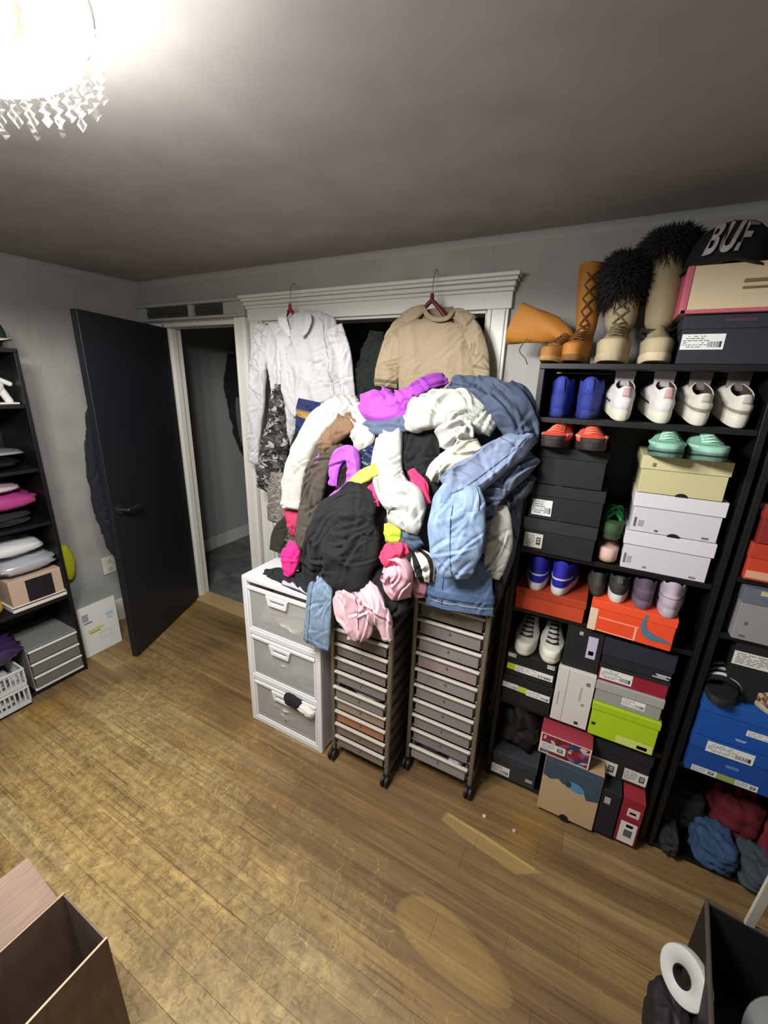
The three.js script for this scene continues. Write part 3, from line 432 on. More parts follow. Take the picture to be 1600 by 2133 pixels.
shoeBox('dark red shoe box with a white label on the light grey box', { x: [3.012, 3.232], y: [0.667, 0.735], z: 0.40, c: 0x8d0f2c, lid: { h: 0.012, c: 0x15151a }, stick: [[0.03, 0.5, 0.14, 0.78, 0]] });
shoeBox('dark navy shoe box with a small white mark atop the dark red box', { x: [3.012, 3.232], y: [0.737, 0.846], z: 0.40, c: 0x171a24, lid: { h: 0.07, c: 0x1d2230, over: 0.003 }, stick: [[0.74, 0.96, 0.06, 0.10, 0xb0b4b4], [0.78, 0.98, 0.16, 0.2, 0xc0c4c4], [0.8, 0.92, 0.11, 0.15, 0xa0a4a4]] });
// bottom compartment and floor
const patterned = canvasTexture(256, 160, (c, w, h) => { const r = seeded(61); c.fillStyle = '#7d1f2c'; c.fillRect(0, 0, w, h); for (let k = 0; k < 60; k++) { c.fillStyle = ['#24365e', '#a83242', '#4d6a9a', '#5d1522', '#c9a6a2'][Math.floor(r() * 5)]; c.beginPath(); c.ellipse(r() * w, r() * h, 8 + r() * 26, 6 + r() * 14, r() * 3, 0, 7); c.fill(); } c.strokeStyle = '#d8cac4'; c.lineWidth = 8; c.strokeRect(3, 3, w - 6, h - 6); });
shoeBox('charcoal shoe box in the bottom compartment beside the patterned carton', { x: [3.055, 3.25], y: [0.245, 0.405], z: 0.39, c: 0x18181c, lid: { h: 0.05 }, stick: [[-0.0, 0.46, 0.05, 0.42, 1], [0.58, 0.98, 0.08, 0.42, 1]] });
shoeBox('dark crate supporting the charcoal shoe box', { name: 'dark_crate', x: [3.06, 3.25], y: [0.022, 0.243], z: 0.36, c: 0x17171b, lid: { h: 0.04 } });
{
  const b = shoeBox('red and blue patterned shoe box with a white label', { x: [2.86, 3.045], y: [0.304, 0.404], z: 0.465, c: 0x8d2a38 });
  part('printed_front', new THREE.BoxGeometry(0.181, 0.096, 0.001).translate(0, 0.05, 0.1555), new THREE.MeshStandardMaterial({ map: patterned, roughness: 0.6 }), b); part('sticker', new THREE.BoxGeometry(0.09, 0.034, 0.0012).translate(-0.04, 0.04, 0.1565), stickerMats[1], b);
}
const smudge = canvasTexture(256, 320, (c, w, h) => { c.fillStyle = '#b59a77'; c.fillRect(0, 0, w, h); c.fillStyle = '#35485a'; c.beginPath(); c.moveTo(0, 0); c.lineTo(w, 0); c.lineTo(w, 150); c.lineTo(205, 165); c.lineTo(190, 130); c.lineTo(150, 145); c.lineTo(120, 110); c.lineTo(96, 128); c.lineTo(70, 108); c.lineTo(34, 126); c.lineTo(0, 112); c.closePath(); c.fill(); c.fillStyle = '#4d86b0'; c.beginPath(); c.ellipse(150, 120, 42, 24, 0.3, 0, 7); c.fill(); c.fillStyle = '#253440'; c.beginPath(); c.ellipse(118, 116, 14, 18, 0, 0, 7); c.fill(); c.fillStyle = '#3f5568'; c.fillRect(0, 20, w, 8); });
{
  const b = shoeBox('brown and blue cardboard box standing on the floor in front of the bookcase', { name: 'cardboard_box', x: [2.893, 3.103], y: [0.021, 0.302], z: 0.462, d: 0.3, c: 0xa88c69, hole: [0.0, 0.02, 0.0, 1] });
  part('printed_front', new THREE.BoxGeometry(0.206, 0.277, 0.001).translate(0, 0.14, 0.1505), new THREE.MeshStandardMaterial({ map: smudge, roughness: 0.7 }), b); part('painted_hole_shade', new THREE.CylinderGeometry(0.017, 0.017, 0.0015, 20, 1, false, -Math.PI / 2, Math.PI).rotateX(-Math.PI / 2).translate(0, 0.003, 0.1515), holeShadeMat, b);  // second dark half-disc painted as the shade of a hole
}
shoeBox('narrow black box with a white mark beside the brown and blue box', { x: [3.106, 3.172], y: [0.021, 0.24], z: 0.455, d: 0.2, c: 0x15161b, stick: [[0.2, 0.5, 0.72, 0.86, 0xa5a8aa]] });
shoeBox('upper red box with a white label beside the narrow black box', { x: [3.178, 3.25], y: [0.141, 0.24], z: 0.45, d: 0.085, c: 0x8c1a2a, stick: [[0.3, 0.85, 0.18, 0.56, 0xd6c0bc], [0.4, 0.7, 0.3, 0.4, 0x99403c]] });
shoeBox('lower red box with a large white label beside the narrow black box', { x: [3.178, 3.25], y: [0.021, 0.139], z: 0.45, d: 0.085, c: 0x7d1624, stick: [[0.14, 0.9, 0.04, 0.9, 0xd9d4d0], [0.4, 0.72, 0.7, 0.82, 0xb04a40], [0.36, 0.74, 0.3, 0.6, 0xb4b0ac]] });
shoeBox('grey shoe box on the bottom board beneath the black bag', { x: [2.682, 2.872], y: [0.022, 0.15], z: 0.40, c: 0x2a2b31, lid: { h: 0.04, c: 0x303138 }, stick: [[0.0, 0.42, 0.08, 0.44, 2], [0.78, 0.93, 0.22, 0.34, 0x9a9aa0]] });
{ const g = softBlock(0.17, 0.24, 0.24, 44, 0.25); g.translate(2.77, 0.152, 0.25); solo('black_bag', g, P(0x121217, 0.4, { clearcoat: 0.3 }), 'black crumpled bag on the grey shoe box, bottom left of the bookcase', 'bag'); }
// right-hand bookcase
const blue = 0x0f4a9e;
shoeBox('upper red orange shoe box on the right-hand bookcase', { x: [3.33, 3.56], y: [1.283, 1.398], z: 0.41, c: 0x7c1c14, lid: { h: 0.04, c: 0x8c2418 }, stick: [[0.2, 0.24, 0.2, 0.6, 0xb88a80]] });
shoeBox('lower orange shoe box on the right-hand bookcase', { x: [3.325, 3.56], y: [1.166, 1.281], z: 0.41, c: 0xb8381c, lid: { h: 0.045, c: 0xa8321a }, stick: [[0.02, 0.3, 0.06, 0.26, 0xc99a80]] });
shoeBox('grey shoe box with a pale lid below the orange boxes', { x: [3.34, 3.58], y: [0.966, 1.142], z: 0.41, c: 0x858585, lid: { h: 0.05, c: 0x5a6070 }, stick: [[0.16, 0.3, 0.9, 0.98, 0xb0ad7c], [0.1, 0.13, 0.3, 0.36, 0x55585a], [0.08, 0.14, 0.06, 0.10, 0x55585a]] });
shoeBox('upper bright blue shoe box with a white emblem under the striped slide', { x: [3.326, 3.56], y: [0.583, 0.735], z: 0.415, c: blue, rough: 0.6, lid: { h: 0.05, c: 0x11509f }, stick: [[0.55, 0.98, 0.36, 0.5, 2]] });
shoeBox('lower bright blue shoe box with two white labels', { x: [3.328, 3.58], y: [0.431, 0.581], z: 0.415, c: 0x0f4390, rough: 0.6, lid: { h: 0.045, c: 0x0f4a98 }, stick: [[0.16, 0.66, 0.68, 0.96, 0], [0.08, 0.36, 0.03, 0.18, 1], [0.36, 0.56, 0.03, 0.18, 0x8a9a4c], [0.56, 0.8, 0.03, 0.18, 1], [0.42, 0.56, 0.4, 0.47, 0x5577b0]] });
{
  const s = new THREE.Shape(); const leaf = (a) => { const g = new THREE.Shape(); g.absellipse(Math.sin(a) * 0.011, Math.cos(a) * 0.011, 0.0062, 0.012, 0, 6.3, false, -a); return new THREE.ExtrudeGeometry(g, { depth: 0.001, bevelEnabled: false, curveSegments: 14 }); };
  const e = part('emblem', [leaf(-0.7), leaf(0), leaf(0.7), bx(0.03, 0.002, 0.001, 0, -0.006, 0.0005, 0.0003), bx(0.024, 0.002, 0.001, 0, -0.011, 0.0005, 0.0003)], M(0xb9cbe8, 0.6), scene.children.find((o) => o.userData.label?.startsWith('upper bright blue'))); e.position.set(0.005, 0.035, 0.1525);
}
shoeBox('black shoe box with a long white label behind the leopard print shoe', { x: [3.37, 3.6], y: [0.737, 0.955], z: 0.385, d: 0.28, c: 0x101014, lid: { h: 0.05 }, stick: [[0.0, 0.9, 0.6, 0.82, 1]] });
for (const [x, y, z, w, h, c, lb] of [[3.40, 0.021, 0.21, 0.16, 0.17, 0x17141a, 'dark cloth bundle at the bottom left of the right-hand bookcase'], [3.57, 0.021, 0.2, 0.16, 0.22, 0x5e0f1e, 'dark red cloth bundle in the bottom of the right-hand bookcase'], [3.50, 0.021, 0.335, 0.13, 0.11, 0x2c4668, 'small blue cloth bundle low in front of the dark red bundle'], [3.72, 0.021, 0.27, 0.15, 0.18, 0x701222, 'red cloth bundle at the far bottom right by the edge'], [3.63, 0.021, 0.345, 0.12, 0.09, 0x36424a, 'grey blue cloth bundle low in front of the red bundles'], [3.36, 0.021, 0.345, 0.06, 0.08, 0x202024, 'little black cloth bundle at the front bottom left of the right-hand bookcase']]) { const g = softBlock(w, h, 0.16, x * 9, 0.3); g.translate(x, y, z); solo('cloth_bundle', g, M(c, 0.85), lb, 'cloth bundle'); }
// ---------------------------------------------------------------- shoes
const V = (x, y, z) => new THREE.Vector3(x, y, z);
function loftRings(rings, capStart, capEnd) {                        // rings: arrays of Vector3, all the same length, closed
  const n = rings[0].length, pos = [], uv = [], idx = [];
  rings.forEach((r, k) => { for (let i = 0; i <= n; i++) { const p = r[i % n]; pos.push(p.x, p.y, p.z); uv.push(i / n, k / (rings.length - 1)); } });
  const m = n + 1;
  for (let k = 0; k < rings.length - 1; k++) for (let i = 0; i < n; i++) { const a = k * m + i, b = a + 1, c = a + m, d = c + 1; idx.push(a, b, c, b, d, c); }
  const cap = (r, flip) => { const c = r.reduce((s, p) => s.add(p), V(0, 0, 0)).divideScalar(n), o = pos.length / 3; pos.push(c.x, c.y, c.z); uv.push(0.5, 0.5); for (let i = 0; i <= n; i++) { const p = r[i % n]; pos.push(p.x, p.y, p.z); uv.push(i / n, 0); } for (let i = 0; i < n; i++) flip ? idx.push(o, o + 2 + i, o + 1 + i) : idx.push(o, o + 1 + i, o + 2 + i); };
  if (capStart) cap(rings[0], true); if (capEnd) cap(rings[rings.length - 1], false);
  const g = new THREE.BufferGeometry(); g.setAttribute('position', new THREE.Float32BufferAttribute(pos, 3)); g.setAttribute('uv', new THREE.Float32BufferAttribute(uv, 2)); g.setIndex(idx); g.computeVertexNormals(); return g;
}
function lastShape(o) {                                              // o: L, W, H, toe height, sole thickness, heelUp
  const { L, W, H, S = 0.026 } = o, N = 48;
  const outline = (th, k = 1) => { const c = Math.cos(th), s = Math.sin(th), z = c * L / 2, q = (z + L / 2) / L; const hw = W / 2 * mix(0.74, 1, smooth(0.2, 0.68, q)); return [Math.sign(s) * hw * Math.pow(Math.abs(s), 0.72) * k, z * (1 + (k - 1) * W / L) ]; };
  const collar = (th) => [Math.sin(th) * W * (o.cw ?? 0.31), -L * 0.25 + Math.cos(th) * L * (o.open ?? 0.19)];
  const top = (th) => H * (1 + 0.1 * Math.cos(th) + 0.12 * smooth(0.6, 1, -Math.cos(th)) - 0.06 * Math.abs(Math.sin(th)));
  const at3 = (th, t, off = 0) => {
    const [x0, z0] = outline(th), [x1, z1] = collar(th), yT = top(th), q = t < 0.42 ? t / 0.42 : 1, e = t < 0.42 ? 0 : (t - 0.42) / 0.58;
    const a = t < 0.42 ? 0.14 * (1 - Math.sqrt(Math.max(0, 1 - q * q))) : 0.14 + 0.86 * e, f = o.toe ?? 0.45, y = S + (yT - S) * (t < 0.42 ? f * Math.sin(q * Math.PI / 2) : f + (1 - f) * Math.pow(e, 1.15));
    const bul = 1 + 0.07 * Math.sin(Math.PI * Math.min(1, t * 1.6)), x = mix(x0, x1, a) * (t < 0.6 ? bul : 1), z = mix(z0, z1, a);
    const k = 1 + off / Math.max(0.03, Math.hypot(x, z - mix(0, -L * 0.25, a)) ), zc = mix(0, -L * 0.25, a); return V(x * k, y + off * t, zc + (z - zc) * k);
  };
  return { outline, collar, top, at3, N, L, W, H, S };
}
function shoePatch(s, t0, t1, u0, u1, off = 0.0022, n = 16) {
  const pos = [], uv = [], idx = [], m = 8;
  for (let j = 0; j <= m; j++) for (let i = 0; i <= n; i++) { const edge = Math.min(i, n - i, j, m - j) === 0 ? -0.001 : off, p = s.at3(mix(t0, t1, i / n), mix(u0, u1, j / m), edge); pos.push(p.x, p.y, p.z); uv.push(i / n, j / m); }
  for (let j = 0; j < m; j++) for (let i = 0; i < n; i++) { const a = j * (n + 1) + i, b = a + 1, c = a + n + 1, d = c + 1; idx.push(a, b, c, b, d, c); }
  const g = new THREE.BufferGeometry(); g.setAttribute('position', new THREE.Float32BufferAttribute(pos, 3)); g.setAttribute('uv', new THREE.Float32BufferAttribute(uv, 2)); g.setIndex(idx); g.computeVertexNormals(); return g;
}
const clothBump = pixelTexture(128, 128, (x, y) => { const v = 128 + 60 * ((x >> 1) + (y >> 1) & 1 ? 1 : -1) * 0.5 + 50 * (noise(x / 3, y / 3) - 0.5); return [v, v, v]; }, false); clothBump.repeat.set(6, 3);
const SM = new Map();
function sm(hex, rough = 0.75) { const k = hex + '_' + rough; if (!SM.has(k)) SM.set(k, P(hex, rough, { bumpMap: clothBump, bumpScale: 0.0006, side: THREE.DoubleSide })); return SM.get(k); }
// opts: x, y, z, turn; L W H; upper, sole, lining, lace, toeCap, heelCap, stripe, shaft
function shoe(name, label, cat, o) {
  const t = thing(name, label, cat, [o.x, o.y, o.z], o.turn ?? 0, o.group);
  if (o.pitch) { t.rotation.order = 'YXZ'; t.rotation.x = -o.pitch; t.position.y += (o.L ?? 0.27) * 0.5 * Math.sin(Math.abs(o.pitch)); }
  const s = lastShape({ cw: o.cw, L: o.L ?? 0.27, W: o.W ?? 0.092, H: o.H ?? 0.1, S: o.S ?? 0.028, toe: o.toe, open: o.open }), N = s.N, A = [...Array(N).keys()].map((i) => i / N * Math.PI * 2);
  const soleRing = (y, k) => A.map((a) => { const [x, z] = s.outline(a, k), q = (z + s.L / 2) / s.L; return V(x, y + (o.spring ?? 0.008) * smooth(0.72, 1, q) * (y < s.S * 0.6 ? 1 : 0.8), z); });
  part('sole', loftRings([soleRing(0, 0.97), soleRing(0.004, 1.03), soleRing(s.S * 0.5, 1.06), soleRing(s.S - 0.003, 1.05), soleRing(s.S + 0.002, 0.98)], true, true), sm(o.sole, 0.6), t);
  if (o.foxing) part('sole_band', loftRings([soleRing(s.S * 0.42, 1.064), soleRing(s.S * 0.46, 1.075), soleRing(s.S * 0.64, 1.075), soleRing(s.S * 0.68, 1.064)], false, false), sm(o.foxing, 0.6), t);
  const rings = []; for (let k = 0; k <= 18; k++) rings.push(A.map((a) => s.at3(a, k / 18)));
  const roll = (dy, k) => A.map((a) => { const [x, z] = s.collar(a), zc = -s.L * 0.25; return V(x * k, s.top(a) + dy, zc + (z - zc) * k); });
  if (!o.shaft) {
    rings.push(roll(0.004, 0.93), roll(0.001, 0.86));
    part('upper', loftRings(rings, true, false), sm(o.upper, o.rough), t);
    part('lining', loftRings([roll(0.001, 0.87), roll(-0.02, 0.84), roll(-s.H * 0.45, 0.86), A.map((a) => { const [x, z] = s.collar(a); return V(x * 0.9, s.S + 0.01, z * 0.98); })], false, true), sm(o.lining ?? 0x1a1618), t);
  } else part('upper', loftRings(rings, true, false), sm(o.upper, o.rough), t);
  if (o.toeCap) part('toe_cap', shoePatch(s, -0.75, 0.75, 0.0, o.toeCapTo ?? 0.5, 0.003), sm(o.toeCap, 0.6), t);
  if (o.heelCap) part('heel_counter', shoePatch(s, Math.PI - 0.75, Math.PI + 0.75, 0.02, o.heelTo ?? 0.6, 0.003), sm(o.heelCap, 0.65), t);
  if (o.heelTab) part('heel_tab', shoePatch(s, Math.PI - 0.28, Math.PI + 0.28, 0.6, 1.0, 0.004), sm(o.heelTab, 0.6), t);
  if (o.stripe) for (const d of [-1, 1]) part('side_stripe', shoePatch(s, d * (o.stripeFrom ?? 1.1), d * (o.stripeTo ?? 2.1), o.s0 ?? 0.22, o.s1 ?? 0.36, 0.003), sm(o.stripe, 0.6), t);
  if (o.heelStripe) part('heel_stripe', shoePatch(s, Math.PI - 1.2, Math.PI + 1.2, o.hs0 ?? 0.3, o.hs1 ?? 0.4, 0.004), sm(o.heelStripe, 0.6), t);
  if (o.lace) {
    const lm = sm(o.lace, 0.8), f = [0.54, 0.64, 0.74, 0.84, 0.93];
    part('tongue', shoePatch(s, -0.42, 0.42, 0.5, 1.0, 0.006), sm(o.tongue ?? o.upper, 0.8), t);
    for (let k = 0; k < 5; k++) for (const d of o.cross ? [-1, 1] : [1]) { const a = s.at3(-0.5 * d, f[k], 0.003), b = s.at3(0, f[k] + 0.015, 0.011), c = s.at3(0.5 * d, f[k] + 0.035, 0.003); part('lace', tube([[a.x, a.y, a.z], [b.x, b.y, b.z], [c.x, c.y, c.z]], 0.0026, 10, 6), lm, t); }
  }
  if (o.tongueUp) { const m = 10, pr = [-0.5, -0.2, 0.2, 0.5].map((a) => s.at3(a, 1)), g = []; const z = pr[1].z, y = pr[1].y; const sh = new THREE.Shape(); sh.moveTo(-0.024, -0.02); sh.lineTo(-0.028, 0.03); sh.quadraticCurveTo(0, 0.056, 0.028, 0.03); sh.lineTo(0.024, -0.02); sh.closePath(); part('tongue_tip', new THREE.ExtrudeGeometry(sh, { depth: 0.006, bevelEnabled: true, bevelSize: 0.002, bevelThickness: 0.002, bevelSegments: 2 }).rotateX(0.35).translate(0, y, z - 0.008), sm(o.tongueUp, 0.8), t); }
  if (o.shaft) {
    const R = o.shaft.map(([y, rx, rz, dx = 0, dz = 0, tilt = 0]) => A.map((a) => V(dx + Math.sin(a) * rx * (1 + 0.03 * Math.sin(3 * a + y * 40)), y + Math.sin(a) * rx * tilt, -s.L * 0.25 + dz + Math.cos(a) * rz)));
    const first = A.map((a) => s.at3(a, 1)); part('shaft', loftRings([first, ...R], false, false), sm(o.shaftColour ?? o.upper, o.rough), t);
    const last = o.shaft[o.shaft.length - 1], inn = (k, dy) => A.map((a) => V((last[3] ?? 0) + Math.sin(a) * last[1] * k, last[0] + dy + Math.sin(a) * last[1] * k * (last[5] ?? 0), -s.L * 0.25 + (last[4] ?? 0) + Math.cos(a) * last[2] * k));
    part('lining', loftRings([inn(1, 0), inn(0.9, 0.002), inn(0.86, -0.05)], false, true), sm(o.lining ?? 0x2a2018), t);
    if (o.bootLace) { const lm = sm(o.bootLace, 0.8); const lv = []; for (let k = 0; k < 4; k++) { const p = s.at3(0, 0.56 + k * 0.11, 0.004); lv.push([p.y, 0.019, p.z]); } for (const [y, rx, rz, , dz = 0] of o.shaft.slice(0, -1)) lv.push([y, rx * 0.42, -s.L * 0.25 + dz + rz * 0.94]);
      for (let k = 0; k < lv.length - 1; k++) for (const d of [-1, 1]) { const [y, w, z] = lv[k], [y2, w2, z2] = lv[k + 1]; part('lace', tube([[-d * w, y, z], [0, (y + y2) / 2, Math.max(z, z2) + 0.006], [d * w2, y2, z2]], 0.003, 8, 6), lm, t); } }
  }
  return t;
}
const HEEL = Math.PI;                                               // heel towards the room
// top compartment
for (const [x, w] of [[2.728, 'left'], [2.823, 'right']]) shoe('high_top_shoe', w + ' shoe of the navy blue high tops on the top shelf', 'shoe', { x, y: 1.603, z: 0.232, turn: HEEL + (w === 'left' ? 0.03 : -0.03), cw: 0.37, W: 0.1, H: 0.128, upper: 0x23348c, sole: 0x1d2a70, lining: 0x10142e, heelCap: 0x1f2f84, heelTab: 0x2a3c98, S: 0.02, L: 0.26, lace: 0x22307a });
for (const [x, w] of [[2.91, 'left'], [3.02, 'right']]) shoe('running_shoe', w + ' shoe of the white trainers with dark red collars on the top shelf', 'shoe', { x, y: 1.603, z: 0.25, turn: HEEL + 0.12, pitch: 0.2, W: 0.094, H: 0.1, upper: 0xcfcaca, sole: 0xd8d6c2, lining: 0x3a1418, heelCap: 0xddd9d9, heelTab: 0xc8a0a4, lace: 0xd5d2d0, tongueUp: 0xaaa6a6, S: 0.032, stripe: 0x3c3a3a, s0: 0.1, s1: 0.2 });
for (const [x, w] of [[3.115, 'left'], [3.208, 'right']]) shoe('chunky_shoe', w + ' shoe of the chunky white trainers with brown insides, above the mint pair', 'shoe', { x, y: 1.603, z: 0.255, turn: HEEL + 0.1, pitch: 0.26, W: 0.09, H: 0.088, open: 0.22, upper: 0xc9c6bc, sole: 0xd6d3c6, lining: 0x3a2d22, heelCap: 0xd2cfc6, heelTab: 0xb4b0a6, lace: 0xcac7be, tongueUp: 0x6d6862, S: 0.036, heelStripe: 0x8f8876, hs0: 0.06, hs1: 0.2 });
for (const [x, w] of [[2.748, 'left'], [2.848, 'right']]) shoe('running_shoe', w + ' shoe of the coral trainers with black toes on the plain black box', 'shoe', { x, y: 1.507, z: 0.352, turn: w === 'left' ? -0.06 : 0.1, W: 0.094, H: 0.07, upper: 0xe0503c, sole: 0x28211f, lining: 0x2b1312, toeCap: 0x2a2423, toeCapTo: 0.3, toe: 0.42, lace: 0xf07a5e, stripe: 0xd8a092, stripeFrom: 0.75, stripeTo: 1.3, s0: 0.2, s1: 0.5, cross: true, L: 0.265 });
for (const [x, w] of [[3.063, 'left'], [3.158, 'right']]) shoe('running_shoe', w + ' shoe of the mint green trainers on the cream box', 'shoe', { x, y: 1.508, z: 0.356, turn: w === 'left' ? -0.04 : 0.08, toe: 0.42, W: 0.092, H: 0.07, upper: 0x7fb5a0, sole: 0x5d7f74, lining: 0x28433c, toeCap: 0x93c6b2, lace: 0xb2dccb, stripe: 0xa8d4c2, stripeFrom: 0.7, stripeTo: 1.5, s0: 0.12, s1: 0.34, cross: true, foxing: 0x1e2e2a, L: 0.265, toeCapTo: 0.4 });
// between the box stacks
shoe('ballet_flat', 'pale pink flat shoe under the green strap sandal', 'shoe', { x: 2.965, y: 1.121, z: 0.27, turn: 0.02, W: 0.07, H: 0.075, L: 0.25, upper: 0xc79a90, sole: 0xa88a6c, lining: 0x2a2420, S: 0.014, toe: 0.6, toeCap: 0xd9b2a8 });
{
  const t = thing('strap_sandal', 'green sandal with crossed straps lying on the pale pink flat', 'shoe', [2.965, 1.212, 0.285]), s = lastShape({ L: 0.23, W: 0.072, H: 0.1, S: 0.012 }), A = [...Array(48).keys()].map((i) => i / 48 * 6.28319);
  const ring = (y, k) => A.map((a) => { const [x, z] = s.outline(a, k); return V(x, y, z); });
  part('sole', loftRings([ring(0, 0.97), ring(0.003, 1), ring(0.011, 1), ring(0.014, 0.96)], true, true), sm(0x2a3b22, 0.6), t);
  part('toe_strap', shoePatch(s, -1.2, 1.2, 0.02, 0.5, 0.002, 24), sm(0x2d4a26, 0.6), t);
  for (const d of [-1, 1]) for (const k of [0, 1]) part('cross_strap', tube([[-d * 0.034, 0.012, 0.06 - k * 0.05], [-d * 0.016, 0.062 + k * 0.012, 0.04 - k * 0.03], [d * 0.014, 0.074 + k * 0.016, 0.01 - k * 0.02], [d * 0.035, 0.014, -0.04 - k * 0.03]], 0.0055, 24, 8), sm(0x148a3e, 0.6), t);
}
// third compartment
for (const [x, w] of [[2.745, 'left'], [2.838, 'right']]) shoe('high_top_shoe', w + ' shoe of the royal blue high tops with a white heel stripe', 'shoe', { x, y: 0.963, z: 0.275, turn: HEEL + (w === 'left' ? 0.05 : -0.08), cw: 0.37, W: 0.096, H: 0.125, L: 0.25, upper: 0x1c1ca2, sole: 0xd9d4cf, lining: 0x12123a, heelStripe: 0xd0d0e0, hs0: 0.2, hs1: 0.28, lace: 0x2a2ac0, tongueUp: 0x2424b4, S: 0.03 });
shoe('flat_shoe', 'dark grey slim shoe beside the black and white one above the orange box', 'shoe', { x: 2.955, y: 0.993, z: 0.27, turn: HEEL, cw: 0.35, W: 0.074, H: 0.08, L: 0.25, upper: 0x35352f, sole: 0x2b2b28, lining: 0x141413, S: 0.014 });
shoe('low_shoe', 'black shoe with a white sole above the bright orange box', 'shoe', { x: 3.024, y: 0.993, z: 0.285, turn: HEEL - 0.05, cw: 0.35, W: 0.088, H: 0.09, L: 0.25, upper: 0x2e2e30, sole: 0xcfccc8, lining: 0x121212, S: 0.03, heelTab: 0x4a4a48 });
shoe('low_shoe', 'plum purple shoe between the black and the lilac shoes', 'shoe', { x: 3.1, y: 0.993, z: 0.29, turn: HEEL - 0.05, cw: 0.35, W: 0.092, H: 0.1, L: 0.25, upper: 0x54455a, sole: 0x6e5a6e, lining: 0x1e1822, S: 0.03, heelCap: 0x5e4f64, lace: 0x54455a });
shoe('running_shoe', 'pale lilac shoe at the right end of the row above the bright orange box', 'shoe', { x: 3.178, y: 0.993, z: 0.31, turn: HEEL - 0.1, cw: 0.35, W: 0.09, H: 0.115, L: 0.25, upper: 0xab9cae, sole: 0xb5a6b4, lining: 0x2a242c, S: 0.03, heelCap: 0xb8aabb, heelStripe: 0x4c4450, hs0: 0.34, hs1: 0.42, lace: 0x8f8294 });
// fourth compartment
for (const [x, w] of [[2.741, 'left'], [2.836, 'right']]) shoe('white_sneaker', w + ' white sneaker with dark laces on the black boxes, fourth compartment', 'shoe', { x, y: 0.674, z: 0.285, turn: w === 'left' ? 0.02 : 0.06, W: 0.088, H: 0.092, L: 0.27, upper: 0xd8d5ca, sole: 0xd2cfc2, lining: 0x1a1a1a, toeCap: 0xe0ddd2, lace: 0x1c1c1c, tongue: 0xcfccc2, cross: true, S: 0.024 });
// right-hand bookcase
{
  const t = thing('slide_sandal', 'black slide sandal with white stripes on the bright blue boxes', 'sandal', [3.384, 0.737, 0.325], -0.25), s = lastShape({ L: 0.25, W: 0.095, H: 0.11, S: 0.026 }), A = [...Array(48).keys()].map((i) => i / 48 * 6.28319);
  const ring = (y, k) => A.map((a) => { const [x, z] = s.outline(a, k); return V(x, y, z); });
  part('footbed', loftRings([ring(0, 0.97), ring(0.004, 1.02), ring(0.022, 1.02), ring(0.027, 0.97)], true, true), sm(0x1b1b1d, 0.6), t);
  const band = (z0, z1, off) => { const pos = [], idx = [], n = 20, m = 6; for (let j = 0; j <= m; j++) for (let i = 0; i <= n; i++) { const a = i / n * Math.PI, z = mix(z0, z1, j / m); pos.push(-Math.cos(a) * (0.047 + off), 0.018 + Math.pow(Math.sin(a), 0.8) * (0.06 - (z - 0.02) * 0.25 + off), z); } for (let j = 0; j < m; j++) for (let i = 0; i < n; i++) { const q = j * (n + 1) + i; idx.push(q, q + n + 1, q + 1, q + 1, q + n + 1, q + n + 2); } const g = new THREE.BufferGeometry(); g.setAttribute('position', new THREE.Float32BufferAttribute(pos, 3)); g.setIndex(idx); g.computeVertexNormals(); return g; };
  part('strap', [band(-0.02, 0.075, 0), band(-0.02, 0.075, 0.004)].map((g) => { g.setAttribute('uv', new THREE.Float32BufferAttribute(new Float32Array(g.attributes.position.count * 2), 2)); return g; }), sm(0x19191c, 0.6), t);
  for (let k = 0; k < 3; k++) part('white_stripe', band(-0.008 + k * 0.026, 0.005 + k * 0.026, 0.0052), sm(0xc9c9c9, 0.6), t);
}
const leopard = canvasTexture(256, 256, (c, w, h) => { const r = seeded(71); c.fillStyle = '#a98b70'; c.fillRect(0, 0, w, h); for (let k = 0; k < 90; k++) { const x = r() * w, y = r() * h; c.fillStyle = '#7a573c'; c.beginPath(); c.ellipse(x, y, 9, 7, r() * 3, 0, 7); c.fill(); c.strokeStyle = '#241a14'; c.lineWidth = 5; c.beginPath(); c.arc(x, y, 11, r() * 6, r() * 6 + 3.6); c.stroke(); } });
{ const t = shoe('flat_shoe', 'leopard print shoe at the right photo edge beside the striped slide', 'shoe', { x: 3.492, y: 0.737, z: 0.31, turn: 0.12, W: 0.09, H: 0.085, L: 0.25, upper: 0xffffff, sole: 0xa8a294, lining: 0x3a0f14, S: 0.02 }); const m = P(0xffffff, 0.75, { map: leopard, side: THREE.DoubleSide }); leopard.wrapS = leopard.wrapT = THREE.RepeatWrapping; leopard.repeat.set(3, 1); t.children.find((c) => c.name === 'upper').material = m; }

